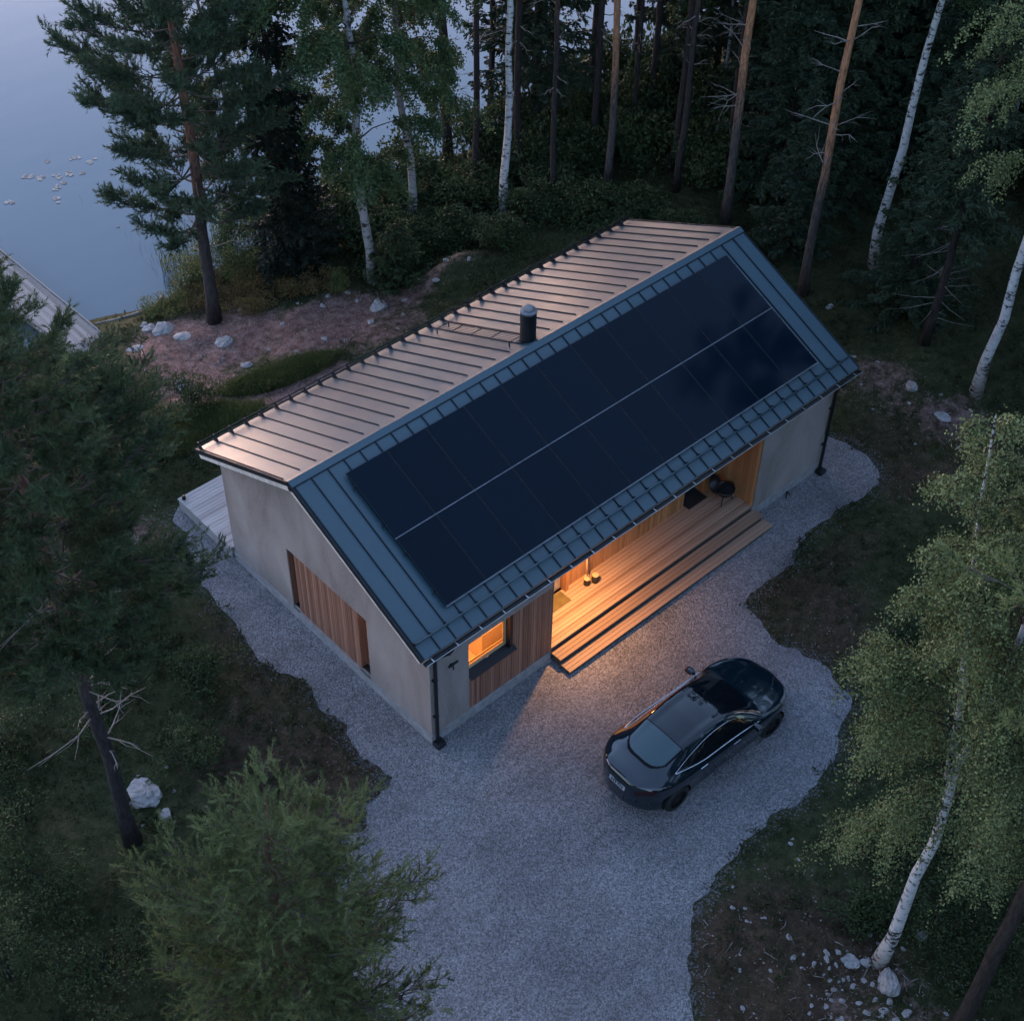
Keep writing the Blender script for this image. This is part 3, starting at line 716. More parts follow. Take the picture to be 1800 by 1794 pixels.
o = b.obj('tap_body', M['dark'], tp, smooth=False); o.rotation_euler = (R(90), 0, 0)
b = MB(); b.tube([(-.1, -.05, .02), (.16, -.06, .05)], .028, 8); b.tube([(0, -.08, 0), (0, -.10, -.08)], .018, 8); b.obj('spout', M['dark'], tp)
ft = thing('garden_tap', 'small dark standpipe tap in the gravel by the clay wall', 'tap', (12.55, -.16, GZ))
b = MB(); b.tube([(0, 0, 0), (0, 0, .2), (0, -.06, .24), (0, -.1, .2)], .022, 8); b.obj('pipe', M['dark'], ft)
b = MB(); b.box((-.05, -.02, .22), (.05, .02, .25)); b.obj('handle', M['dark'], ft)

# ------------------------------------------------------------------ car
def car():
    root = thing('parked_car', 'glossy black fastback saloon car with a full glass roof parked on the gravel', 'car', (4.55, -4.10, 0), R(-1.6))
    root.scale = (1.09,)*3
    n = 340
    u = np.linspace(0, 1, n); xs_ = 2.35*np.sin((u-.5)*math.pi)*.55+2.35*(2*u-1)*.45
    def ip(X, Y, s=5):
        v = np.interp(xs_, X, Y)
        k = np.exp(-np.arange(-4*s, 4*s+1)**2/(2*s*s)); k /= k.sum()
        p = np.pad(v, 4*s, mode='reflect', reflect_type='odd')
        return np.convolve(p, k, 'valid')
    w = np.full(n, .0)
    X = xs_
    w = np.where(X > 1.1, .925*np.clip(1-(np.abs(X-1.1)/1.262)**2.7, 0, 1)**(1/2.25), np.where(X < -1.25, .915*np.clip(1-(np.abs(X+1.25)/1.112)**2.6, 0, 1)**(1/2.3), 0))
    mid = (X <= 1.1) & (X >= -1.25)
    w = np.where(mid, .915+.01*np.clip((X+1.25)/1.2, 0, 1), w)
    # haunches: slight waist between the wheels
    w = w*(1-.022*np.exp(-((X-.05)/.75)**2))
    zt = ip([-2.36, -2.33, -2.27, -2.15, -1.85, -1.5, -1.0, -.5, -.1, .15, .45, .8, 1.15, 1.5, 1.9, 2.15, 2.28, 2.36], [.80, .90, 1.005, 1.05, 1.09, 1.195, 1.35, 1.43, 1.443, 1.425, 1.33, 1.15, .965, .895, .81, .73, .66, .58], 3)
    zb = ip([-2.36, -2.2, -1.9, 1.9, 2.2, 2.36], [.36, .28, .19, .17, .22, .32], 3)
    belt = ip([-2.36, -2.3, -2.2, -1.7, -1.0, 0, 1.0, 1.5, 1.9, 2.15, 2.36], [.74, .85, .93, .985, .96, .92, .885, .86, .78, .68, .54], 3)
    wr = ip([-2.36, -2.2, -1.85, -1.5, -1.0, -.4, .2, .6, 1.0, 1.25, 1.6, 2.0, 2.36], [.2, .50, .545, .555, .57, .578, .585, .62, .70, .74, .70, .55, .15], 4)
    wr = np.minimum(wr, w*.86)
    crown = ip([-2.36, -1.9, -1.2, 1.1, 1.5, 2.36], [.03, .045, .06, .06, .045, .03], 4)
    ze = zt-crown
    belt = np.minimum(belt, ze-.012)
    prof = np.stack([
        np.stack([0*w, zb], 1), np.stack([w*.80, zb], 1), np.stack([w*.955, zb+.06], 1), np.stack([w*.985, zb*.55+belt*.45], 1),
        np.stack([w*1.0, belt-.17*np.clip((belt-zb)/.6, .2, 1)], 1), np.stack([w*.945, belt], 1), np.stack([wr, ze], 1), np.stack([wr*.55, zt-crown*.28], 1), np.stack([0*w, zt], 1)], 1)  # n,9,2
    m_ = 9
    # dense along the section (Catmull-Rom)
    K = 12
    dens = []; jj = []
    P = np.concatenate([prof[:, :1]*[[-1, 1]]*[[1, 1]], prof, (prof[:, -2:-1]*[[-1, 1]])], 1)
    for s in range(8):
        a, b_, c, d = (P[:, s+q] for q in range(4))
        for t in np.arange(K)/K:
            dens.append(.5*((2*b_)+(-a+c)*t+(2*a-5*b_+4*c-d)*t*t+(-a+3*b_-3*c+d)*t**3)); jj.append(s+t)
    dens.append(prof[:, -1]); jj.append(8.)
    D = np.stack(dens, 1); jj = np.array(jj); mj = len(jj)     # n,mj,2
    half = np.concatenate([np.repeat(X[:, None, None], mj, 1), D], 2)
    left = half.copy(); right = half[:, ::-1].copy(); right[:, :, 1] *= -1
    full = np.concatenate([left, right[:, 1:]], 1); J = np.concatenate([jj, jj[::-1][1:]])
    mf = full.shape[1]
    V = full.reshape(-1, 3)
    i = np.arange(n-1)[:, None]*mf; j = np.arange(mf-1)[None]
    Q = np.stack([i+j, i+mf+j, i+mf+j+1, i+j+1], -1).reshape(-1, 4)
    C = V[Q].mean(1); Jf = np.repeat(((J[:-1]+J[1:])/2)[None], n-1, 0).ravel()
    cx, cy, cz = C.T; ay = np.abs(cy)
    beltf = np.interp(cx, X, belt); zef = np.interp(cx, X, ze); wrf = np.interp(cx, X, wr); wf = np.interp(cx, X, w)
    arch = np.zeros(len(Q), bool)
    for wx in (1.43, -1.445): arch |= (((cx-wx)**2+(cz-.335)**2) < .375**2) & (ay > .55) & (cz > 0)
    topz = (Jf > 6.04)
    part = np.zeros(len(Q), int)
    lo = 1.14-.36*(cy/.72)**2; up = .27-.14*(cy/.58)**2
    part[topz & (ay < wrf*.965) & (cx < lo) & (cx > up+.012)] = 1
    part[topz & (ay < wrf*.97) & (cx < up-.012) & (cx > -.32-.03)] = 2
    part[topz & (ay < wrf*.97) & (cx <= -.362) & (cx > -1.05)] = 3
    rl = -1.74+.34*(cy/.55)**4
    part[topz & (ay < wrf*.97) & (cx <= -1.05) & (cx > rl-.07)] = 11
    part[topz & (ay < wrf*.88) & (cx <= -1.062) & (cx > rl)] = 4
    hgt = (cz-beltf)/np.maximum(zef-beltf, .02)
    fr = .98-(cz-beltf)*1.75
    hup = lambda x: .90-.40*np.clip((-.1-x)/1.35, 0, 1)**2; hlo = lambda x: .07+.40*np.clip((-.5-x)/.95, 0, 1)**2
    side = (Jf > 5) & (Jf < 6) & (hgt > hlo(cx)) & (hgt < hup(cx)) & (cx < fr) & (cx > -1.45)
    part[side & (cy > 0)] = 5; part[side & (cy < 0)] = 6
    hl = (cx > 1.74) & (cx < 2.17) & (Jf > 4.55) & (Jf < 5.45) & ((ay > .60-.55*(cx-1.95)))
    part[hl & (cy > 0)] = 7; part[hl & (cy < 0)] = 8
    tl = (cx < -1.98) & (Jf > 4.25) & (Jf < 4.95) & (ay > .42)
    part[tl & (cy > 0)] = 9; part[tl & (cy < 0)] = 10
    part[arch] = -1
    t = NT('black_paint'); t.set((.0025, .010, .017), .10, .0, .5); t.b.inputs['Coat Weight'].default_value = .8; t.b.inputs['Coat Roughness'].default_value = .03; t.b.inputs['Coat IOR'].default_value = 1.5
    paint = t.m
    t = NT('tinted_glass'); t.set((.004, .006, .009), .03, 0, .6); t.b.inputs['IOR'].default_value = 1.55; glass = t.m
    t = NT('rear_glass'); t.set((.012, .040, .050), .06, 0, .8); t.b.inputs['IOR'].default_value = 1.55; rglass = t.m
    lampm = simple('lamp_lens', (.12, .125, .13), .1); redm = simple('tail_lens', (.022, .004, .005), .15)
    trim = simple('dark_trim', (.006, .006, .007), .8, spec=.15); tyre = simple('tyre_rubber', (.012, .012, .012), .8); rimm = simple('dark_alloy', (.035, .036, .04), .35, .8)
    chrome = simple('bright_trim', (.6, .62, .66), .18, .95)
    def sub(k, nm, mat, off=0):
        f = Q[part == k]
        if not len(f): return
        us, inv = np.unique(f, return_inverse=True)
        o = link(nm, mesh_from(nm, V[us], inv.reshape(-1, 4), True), mat, root)
        return o
    body = sub(0, 'body', paint)
    # close the nose and tail
    b = MB()
    for row in (0, n-1):
        ring = full[row]; 
        b.add(ring, P=[list(range(mf))])
    b.obj('bumper_face', paint, root)
    for k, nm, mt in ((1, 'windscreen', glass), (2, 'roof_glass', glass), (3, 'roof_glass', glass), (4, 'rear_window', rglass), (5, 'side_window', glass), (6, 'side_window', glass), (7, 'headlight', lampm), (8, 'headlight', lampm), (9, 'tail_light', redm), (10, 'tail_light', redm), (11, 'window_seal', trim)):
        sub(k, nm, mt)
    # bright trim round the side windows
    def surf(x, jv, sg):
        q = min(int(np.searchsorted(jj, jv)), mj-1); f = (jv-jj[q-1])/(jj[q]-jj[q-1]); line = half[:, q-1]*(1-f)+half[:, q]*f
        p = np.array([x, np.interp(x, X, line[:, 1]), np.interp(x, X, line[:, 2])]); p[1] = (p[1]+.006)*sg; return p
    def jat(x, h):    # section parameter at which the side stands at height fraction h between belt and roof edge
        z = np.interp(x, X, belt)+h*(np.interp(x, X, ze)-np.interp(x, X, belt)); k = (jj >= 5) & (jj <= 6)
        zz = [np.interp(x, X, half[:, q, 2]) for q in np.where(k)[0]]; return float(np.interp(z, zz, jj[k]))
    for sg in (1, -1):
        lo_ = [surf(x, jat(x, float(hlo(x))), sg) for x in np.linspace(.97, -1.45, 40)]
        b = MB(); b.tube(lo_, .013, 6); b.obj('window_trim', chrome, root, smooth=True)
        hi = [surf(x, jat(x, float(hup(x))), sg) for x in np.linspace(-1.45, .36, 40)]
        b = MB(); b.tube(hi, .007, 5); b.obj('window_trim', chrome, root, smooth=True)
        # door mirror
        m = MB(); mx, my = .76, sg*.99
        m.lathe([(0, -.12), (.05, -.115), (.072, -.06), (.075, .0), (.066, .06), (.04, .10), (0, .11)], n=14)
        for Vv in m.V:
            q = Vv.copy(); Vv[:, 0] = q[:, 0]*1.0+mx; Vv[:, 1] = q[:, 2]*sg*1.0+my; Vv[:, 2] = q[:, 1]*.8+.985
        mo = m.obj('door_mirror', paint, root, smooth=True)
        m = MB(); m.tube([(mx+.02, sg*.86, .93), (mx+.01, my-.04*sg, .96)], .022, 8); m.obj('mirror_arm', trim, mo)
        m = MB(); m.obox((mx-.071, my, .985), (.004, 0, 0), (0, .085, 0), (0, 0, .05)); m.obj('mirror_glass', glass, mo)
        for hx in (.25, -.75):
            p = surf(hx, 4.5, sg); m = MB(); m.obox(p, (.10, 0, 0), (0, .006, 0), (0, 0, .012)); m.obj('door_handle', chrome, root)
        # wheels
        for wx in (1.43, -1.445):
            wl = bpy.data.objects.new('wheel', None)
            m = MB(); prof_ = [(.22, -.115), (.31, -.115), (.335, -.085), (.337, 0), (.335, .085), (.31, .115), (.22, .115)]
            m.lathe(prof_, n=36)
            for Vv in m.V: q = Vv.copy(); Vv[:, 1] = q[:, 2]*sg; Vv[:, 2] = q[:, 1]
            wl = m.obj('wheel', tyre, root, smooth=True); wl.location = (wx, sg*.795, .335)
            m = MB(); m.lathe([(.225, .10), (.225, .06), (.05, .045), (.0, .05)], n=36)
            for k in range(10):
                a = 2*math.pi*k/10
                m.obox((.13*math.cos(a), .13*math.sin(a), .075), (.095*math.cos(a), .095*math.sin(a), .01), (-.022*math.sin(a), .022*math.cos(a), 0), (0, 0, .012))
            m.lathe([(.045, .10), (.05, .06)], n=16); m.lathe([(0, .10), (.045, .10)], n=16)
            for Vv in m.V: q = Vv.copy(); Vv[:, 1] = q[:, 2]*sg; Vv[:, 2] = q[:, 1]
            m.obj('rim', rimm, wl)
            # wheel well
            m = MB(); a = np.linspace(-.15, math.pi+.15, 20); r_ = .385
            pts = [(wx+r_*math.cos(t), .335+r_*math.sin(t)) for t in a]
            Vv = [(x, sg*y, max(z, .18)) for (x, z) in pts for y in (.56, .885)]
            m.add(Vv, Q=[(2*k, 2*k+1, 2*k+3, 2*k+2) for k in range(19)])
            m.add([(x, sg*.56, max(z, .18)) for x, z in pts], P=[list(range(20))]); m.obj('wheel_arch', trim, root)
    # number plate, lip, badge-free rear, wipers
    xr = -2.345
    def rear_x(y): return -2.30+.0*y
    pl = MB(); pl.obox((-2.352, 0, .79), (.006, 0, .0), (0, .22, 0), (.012, 0, .05)); po = pl.obj('number_plate', simple('plate_white', (.26, .29, .33), .5, var=.05), root)
    q = MB()
    for k, wd in enumerate((.018, .016, .018, .02, .016, .018)):
        y = -.15+.055*k+(.02 if k > 2 else 0); q.obox((-2.3595, y, .79), (.0015, 0, 0), (0, wd, 0), (.006, 0, .03))
    q.obj('lettering', trim, po)
    b = MB(); b.tube([(-2.20, y, .0) for y in (0, 0)], .001, 3) if False else None
    for y0 in (.28, -.30):
        b = MB(); b.tube([(1.10-.36*(y0/.72)**2, y0, .985), (.98, y0-.5*.5, .0) if False else (.93-.3*(abs(y0-.3)/.72)**2, y0-.30, 1.07)], .010, 5); b.obj('wiper', trim, root)
    return root
car()
# ------------------------------------------------------------------ plants
def unit(v): return v/(np.linalg.norm(v, axis=-1, keepdims=True)+1e-9)
def rdir(n, r): return unit(r.normal(size=(n, 3)))
class Leaves:
    def __init__(s): s.V = []; s.F3 = []; s.F4 = []; s.A = []; s.n = 0
    def tris(s, V, rnd):       # V (n,3,3)
        n = len(V); s.V.append(V.reshape(-1, 3)); s.F3.append(np.arange(n*3).reshape(n, 3)+s.n); s.A.append(np.repeat(rnd, 3)); s.n += n*3
    def quads(s, V, rnd):
        n = len(V); s.V.append(V.reshape(-1, 3)); s.F4.append(np.arange(n*4).reshape(n, 4)+s.n); s.A.append(np.repeat(rnd, 4)); s.n += n*4
    def needles(s, P, D, r, k=10, l=.1, w=.012, shoot=.12, ang=.85):
        """bottle-brush shoots: k needles along each shoot ending at P, pointing along D"""
        n = len(P); D = unit(D)
        a = unit(np.cross(D, rdir(n, r))); b = np.cross(D, a)
        ph = r.uniform(0, 2*np.pi, (n, k)); t = r.uniform(0, 1, (n, k))
        al = ang*r.uniform(.6, 1.25, (n, k))*(1-.45*t)
        radial = np.cos(ph)[..., None]*a[:, None]+np.sin(ph)[..., None]*b[:, None]
        d = np.cos(al)[..., None]*D[:, None]+np.sin(al)[..., None]*radial
        base = P[:, None]-D[:, None]*(shoot*(1-t))[..., None]
        sd = unit(np.cross(d, rdir(n*k, r).reshape(n, k, 3)))
        L_n = l*r.uniform(.7, 1.2, (n, k))[..., None]
        V = np.stack([base-sd*w/2, base+sd*w/2, base+d*L_n], 2)
        rn = np.repeat(r.uniform(0, 1, n), k)*.7+r.uniform(0, .3, n*k)
        s.tris(V.reshape(-1, 3, 3), rn)
    def kites(s, P, D, r, L_, W_, flat=None, rn=None):
        """leaf shaped quads from P along D"""
        n = len(P); D = unit(D)
        nr = rdir(n, r) if flat is None else unit(flat+.5*rdir(n, r))
        b = unit(np.cross(D, nr)); L_ = np.broadcast_to(L_, (n,))[:, None]; W_ = np.broadcast_to(W_, (n,))[:, None]
        bend = np.cross(b, D)*L_*.12
        V = np.stack([P, P+D*L_*.42+b*W_*.5+bend, P+D*L_, P+D*L_*.42-b*W_*.5+bend], 1)
        s.quads(V, r.uniform(0, 1, n) if rn is None else rn)
    def mesh(s, name):
        F = []
        if s.F4: F.append(np.concatenate(s.F4))
        if s.F3: F.append(np.concatenate(s.F3))
        return mesh_from(name, np.concatenate(s.V), F, False, {'rnd': np.concatenate(s.A)})

def wobble(n, amp, r):
    w = np.cumsum(r.normal(size=(n, 2)), 0); w -= np.linspace(0, 1, n)[:, None]*w[-1]*.5
    return w/np.sqrt(n)*amp
def trunk_pts(H, r, amp=.12, n=14, lean=(0, 0)):
    z = np.linspace(0, H, n); w = wobble(n, amp, r); w -= w[0]
    return np.stack([w[:, 0]+lean[0]*z/H, w[:, 1]+lean[1]*z/H, z], 1)
def at_z(tp, z): return np.array([np.interp(z, tp[:, 2], tp[:, k]) for k in range(3)])

def make_tree(name, label, cat, tb, lf, barkm, leafm, loc, rz=0, group=None, extra=None):
    t = thing(name, label, cat, loc, rz, group)
    nv = tb.n
    if extra is not None:
        e0 = tb.n; tb.V += extra.V; tb.Q += [q+e0 for q in extra.Q]; tb.T += [q+e0 for q in extra.T]; tb.P += [[i+e0 for i in p] for p in extra.P]; tb.n += extra.n
    me = tb.mesh('trunk', True); me.materials.append(barkm)
    if extra is not None:
        me.materials.append(M['twig']); k = np.array([p.vertices[0] >= nv for p in me.polygons], np.int32); me.polygons.foreach_set('material_index', k)
    link('trunk', me, None, t)
    if hasattr(tb, 'limbs') and tb.limbs.n: link('limb', tb.limbs.mesh('limb', True), M['limbbark'] if 'pine' in name else M['darkbark'], t)
    if lf is not None: link('crown', lf.mesh('crown'), leafm, t)
    return t

def pine(seed, H, zb, Rr, rt, nb=60, nt=9, k=9, l=.11, w=.014, lean=(0, 0), shape='old', dead=None, az=None, spread=1., tuft=.22, sh=5, topk=2.6):
    r = np.random.default_rng(seed)
    tp = trunk_pts(H, r, .18, 16, lean)
    tb = MB(); zz = tp[:, 2]/H
    rad = rt*(1-.82*zz**1.1)+rt*.35*np.exp(-tp[:, 2]/.35); tb.tube(tp, rad, 12)
    lf = Leaves(); P = []; D = []; lb = MB(); tb.limbs = lb
    for q in range(nb):
        h = ((q+.5)/nb)**(.9 if shape == 'old' else 1.0)
        z = zb+(H-zb)*h*.985
        if shape == 'old': rr = Rr*(.62+.38*math.sin(math.pi*min(1, h*1.15)))*(1-h**topk)+.25
        else: rr = Rr*(1-h)**.75*(1 if h > .08 else .75)+.22
        rr *= r.uniform(.55, 1.12)
        a = q*2.39996+r.uniform(-.4, .4) if az is None else az(r)
        up = (-.10+.75*h if shape == 'old' else .05+.6*h)+r.uniform(-.15, .2)
        d0 = np.array([math.cos(a), math.sin(a), 0]); t = np.linspace(0, 1, 6)
        bend = r.uniform(.05, .3)
        b0 = at_z(tp, z)
        sidev = np.array([-d0[1], d0[0], 0])*r.uniform(-.2, .2)
        pts = b0+rr*(t[:, None]*d0+(t**2)[:, None]*sidev)+np.stack([0*t, 0*t, rr*(up*t+bend*t*t*(1 if shape == 'old' else 1.2)-.12*np.sin(t*np.pi))], 1)
        rb = max(.012, rt*.22*(1-.7*h))*min(1, rr/1.2)
        lb.tube(pts, rb*(1-.8*t), 5, cap=False)
        ns = max(3, int(nt*rr/1.6))
        for s_ in range(ns):
            ts = r.uniform(.32 if shape == 'old' else .06, 1.0) if s_ else 1.0
            c = np.array([np.interp(ts, t, pts[:, m]) for m in range(3)])
            ba = a+r.uniform(-1.1, 1.1)*(1.15-ts*.6)
            ln = rr*r.uniform(.14, .34)*(1.25-ts*.6)*spread+.1
            bd = np.array([math.cos(ba), math.sin(ba), r.uniform(.05, .7)])
            e = c+bd*ln
            if ln > .22: lb.tube([c, (c+e)/2+np.array([0, 0, -.03]), e], [rb*.35+.003, rb*.3+.003, .003], 4, cap=False)
            mm = max(2, int(round(sh*(ln/.5)**.6)))
            tt = r.uniform(.25, 1.0, mm)[:, None]; tt[0] = 1
            pp = c+bd*ln*tt
            dd = unit(unit(bd)[None]*(.35+.5*tt)+np.array([0, 0, .55])+r.normal(size=(mm, 3))*.55)
            P.append(pp+dd*tuft); D.append(dd)
    P = np.concatenate(P); D = np.concatenate(D)
    lf.needles(P, D, r, k, l, w, shoot=tuft)
    ex = None
    if dead:
        ex = MB(); z0, z1, nd, ll = dead
        for q in range(nd):
            z = r.uniform(z0, z1); a = r.uniform(0, 6.28); ln = ll*r.uniform(.35, 1)
            b0 = at_z(tp, z); d = np.array([math.cos(a), math.sin(a), r.uniform(-.15, .35)])
            s_ = np.array([-d[1], d[0], 0])*r.uniform(-.35, .35)
            pts = [b0, b0+d*ln*.35, b0+d*ln*.7+s_*ln*.4+np.array([0, 0, r.uniform(-.1, .1)]), b0+d*ln+s_*ln]
            ex.tube(pts, [.022, .016, .011, .004], 5, cap=False)
            for _ in range(3):
                c = pts[r.integers(1, 3)]; dd = d+rdir(1, r)[0]*.9; e = c+dd*ln*r.uniform(.15, .4)
                ex.tube([c, (c+e)/2+rdir(1, r)[0]*.04, e], [.010, .007, .003], 4, cap=False)
    return tb, lf, ex

def spruce(seed, H, zb, Rr, rt, step=.33, nbr=7, L_=.30, W_=.075, dens=1., power=.75, droop=.35, lean=(0, 0)):
    r = np.random.default_rng(seed); tp = trunk_pts(H, r, .10, 12, lean); tb = MB()
    tb.tube(tp, rt*(1-.93*tp[:, 2]/H)+rt*.3*np.exp(-tp[:, 2]/.3), 10)
    lf = Leaves(); P = []; D = []; Ls = []; z = zb
    while z < H-.15:
        h = (z-zb)/(H-zb); rr0 = Rr*(1-h)**power+.08
        for q in range(nbr if h < .85 else 5):
            a = r.uniform(0, 6.28); rr = rr0*r.uniform(.6, 1.15); zz = z+r.uniform(-.15, .15)
            d0 = np.array([math.cos(a), math.sin(a), 0]); t = np.linspace(0, 1, 5); b0 = at_z(tp, min(zz, H))
            dz = rr*((.25*h-droop*(1-h))*t+(.22*(1-h))*t*t*t)
            pts = b0+rr*t[:, None]*d0+np.stack([0*t, 0*t, dz], 1)
            tb.tube(pts, np.maximum(.004, .018*(1-t)*min(1, rr)), 4, cap=False)
            m = max(5, int(rr*15*dens)); ts = r.uniform(.12, 1.0, m)
            c = np.stack([np.interp(ts, t, pts[:, k]) for k in range(3)], 1)
            sgn = r.choice([-1, 1], m); perp = np.array([-d0[1], d0[0], 0])
            dd = d0*.75+perp[None]*sgn[:, None]*r.uniform(.25, 1.0, m)[:, None]+np.array([0, 0, -.25])+r.normal(size=(m, 3))*.2
            ln = L_*(1.25-.6*ts)*r.uniform(.7, 1.3, m)*min(1.2, .45+rr*.5)
            P.append(c); D.append(dd); Ls.append(ln)
            m2 = m//2   # hanging sprays
            P.append(c[:m2]+dd[:m2]*ln[:m2, None]*.4); D.append(np.array([0, 0, -1.])+d0*.35+r.normal(size=(m2, 3))*.25); Ls.append(ln[:m2]*.8)
        z += step*(.75+.5*r.random())*(1-.45*h)
    top_ = tp[-1]; m = 14
    P.append(np.repeat(top_[None], m, 0)-np.array([0, 0, 1])*r.uniform(0, .5, m)[:, None]); D.append(rdir(m, r)*.6+np.array([0, 0, .8])); Ls.append(np.full(m, .2))
    P = np.concatenate(P); D = unit(np.concatenate(D)); Ls = np.concatenate(Ls); n = len(P)
    # every spray: a spine with side needles drawn as narrow kites
    lf.kites(P, D, r, Ls, W_)
    for sg in (-1, 1):
        side = unit(np.cross(D, np.array([0, 0, 1.])+.3*rdir(n, r)))
        lf.kites(P+D*Ls[:, None]*.3, D*.75+side*sg*.7, r, Ls*.55, W_*.75)
        lf.kites(P+D*Ls[:, None]*.6, D*.85+side*sg*.6, r, Ls*.40, W_*.65)
    return tb, lf, None

def birch(seed, H, zb, Rr, rt, nl=26, per=420, leaf=.06, lean=(0, 0), droop=.9, strands=9, forks=None, upright=.9):
    r = np.random.default_rng(seed); tp = trunk_pts(H, r, .30, 14, lean); tb = MB()
    tb.tube(tp, rt*(1-.88*(tp[:, 2]/H)**.9)+rt*.3*np.exp(-tp[:, 2]/.3), 10)
    lf = Leaves(); stems = [(tp, zb, H)]; lb = MB()
    if forks:
        for (pts, rr_) in forks:
            pts = np.array(pts, float); tb.tube(pts, np.linspace(rr_, .012, len(pts)), 8); stems.append((pts, pts[0][2]+.8, pts[-1][2]))
    P = []; D = []
    for si, (sp, z0, z1) in enumerate(stems):
        n_l = nl if si == 0 else int(nl*.7)
        for q in range(n_l):
            h = (q+.5)/n_l; z = z0+(z1-z0)*h
            rr = Rr*(.45+.55*math.sin(math.pi*min(1, .18+h*.95)))*(1-.55*h*h)*r.uniform(.55, 1.15)*(1 if si == 0 else .75)
            a = q*2.39996+r.uniform(-.5, .5); d0 = np.array([math.cos(a), math.sin(a), 0]); t = np.linspace(0, 1, 6)
            b0 = at_z(sp, z)
            pts = b0+rr*t[:, None]*d0+np.stack([0*t, 0*t, rr*(upright*t-.55*t*t)], 1)+np.cumsum(r.normal(size=(6, 3)), 0)*.03*rr
            lb.tube(pts, np.maximum(.004, rt*.15*(1-t)), 5, cap=False)
            for s_ in range(strands):
                ts = r.uniform(.3, 1); c = np.array([np.interp(ts, t, pts[:, m]) for m in range(3)])
                ln = rr*r.uniform(.2, .5)+.2; out = d0+np.array([-d0[1], d0[0], 0])*r.uniform(-1.2, 1.2)+np.array([0, 0, r.uniform(-.2, .5)])
                u_ = np.linspace(0, 1, 5); st_ = c+unit(out)*ln*.75*u_[:, None]+np.stack([0*u_, 0*u_, -droop*ln*u_*u_], 1)
                lb.tube(st_, .0035, 3, cap=False)
                m = max(4, int(per/strands*rr/Rr)); us = r.beta(1.6, 1.1, m)
                p = np.stack([np.interp(us, u_, st_[:, k]) for k in range(3)], 1)+r.normal(size=(m, 3))*(.03+.05*Rr/2.5)
                P.append(p); D.append(np.array([0, 0, -.55])+r.normal(size=(m, 3))*.7)
    P = np.concatenate(P); D = np.concatenate(D)
    lf.kites(P, D, r, leaf*r.uniform(.7, 1.3, len(P)), leaf*.8)
    tb.limbs = lb
    return tb, lf, None

def bush(seed, Rr, Hh, n=1500, leaf=.07, stems=7, elong=1.0):
    r = np.random.default_rng(seed); tb = MB(); lf = Leaves(); P = []
    lobes = []
    for q in range(stems):
        a = r.uniform(0, 6.28); d = r.uniform(.1, .85)*Rr; e = np.array([math.cos(a)*d*elong, math.sin(a)*d, Hh*r.uniform(.45, 1)*(1-.35*(d/Rr)**2)])
        tb.tube([np.array([e[0]*.15, e[1]*.15, -.05]), e*np.array([.5, .5, .6]), e], [.025, .016, .006], 5, cap=False)
        lobes.append(e)
        for _ in range(3):
            f = e+r.normal(size=3)*np.array([Rr*.3, Rr*.3, Hh*.18]); f[2] = max(f[2], .12); tb.tube([e*np.array([.6, .6, .7]), f], [.010, .004], 4, cap=False); lobes.append(f)
    lobes = np.array(lobes); k = r.integers(0, len(lobes), n)
    off = rdir(n, r)*np.cbrt(r.uniform(0.05, 1, n))[:, None]*np.array([Rr*.34, Rr*.34, Hh*.24])
    p = lobes[k]+off; p[:, 2] = np.maximum(p[:, 2], .03)
    D = unit(off)*.7+r.normal(size=(n, 3))*.6+np.array([0, 0, .25])
    lf.kites(p, D, r, leaf*r.uniform(.6, 1.4, n), leaf*.6)
    return tb, lf
def make_bush(name, label, seed, loc, Rr, Hh, mat='bushleaf', n=1500, leaf=.07, group=None, elong=1.0, rz=0, cat='bush'):
    tb, lf = bush(seed, Rr, Hh, n, leaf, elong=elong)
    t = thing(name, label, cat, loc, rz, group)
    link('stem', tb.mesh('stem', True), M['darkbark'], t); link('foliage', lf.mesh('foliage'), M[mat], t)
    return t
def G(x, y, dz=-.05): return (x, y, H(x, y)+dz)

# --- the trees one can tell apart
tb, lf, ex = pine(11, 17.5, 3.5, 2.65, .20, nb=125, nt=19, k=18, l=.12, w=.024, dead=(2.0, 4.5, 7, 1.6), tuft=.26, sh=8)
make_tree('pine_tree', 'tall pine with a broad crown standing on the bare soil by the lake shore', 'tree', tb, lf, M['pinebark_lake'], M['pineleaf2'], G(5.91, 17.84), .6, extra=ex)
tb, lf, ex = spruce(12, 17.5, .6, 1.12, .15, step=.28, nbr=7, L_=.30, W_=.075, power=.45, droop=.55)
make_tree('spruce_tree', 'narrow nearly black spruce between the lakeside pine and the birches', 'tree', tb, lf, M['darkbark'], M['spruceleaf_dark'], G(9.19, 18.26))
tb, lf, ex = birch(13, 15, 3.0, 1.7, .12, nl=46, per=1500, leaf=.08, lean=(-1.6, 1.2))
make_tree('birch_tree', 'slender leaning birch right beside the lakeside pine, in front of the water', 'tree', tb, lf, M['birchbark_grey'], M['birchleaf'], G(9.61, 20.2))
tb, lf, ex = birch(14, 19, 4.2, 2.7, .17, nl=64, per=2600, leaf=.085, lean=(-.6, .3))
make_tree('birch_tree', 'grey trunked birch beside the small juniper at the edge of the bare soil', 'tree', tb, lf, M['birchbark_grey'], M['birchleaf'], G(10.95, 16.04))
tb, lf, ex = birch(15, 18, 4.6, 2.6, .16, nl=60, per=2400, leaf=.085, lean=(-.5, 0))
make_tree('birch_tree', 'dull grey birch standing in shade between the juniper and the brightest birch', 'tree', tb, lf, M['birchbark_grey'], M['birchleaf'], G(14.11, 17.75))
tb, lf, ex = birch(16, 20, 8.0, 2.2, .155, nl=36, per=1000, leaf=.085, lean=(-.1, .1))
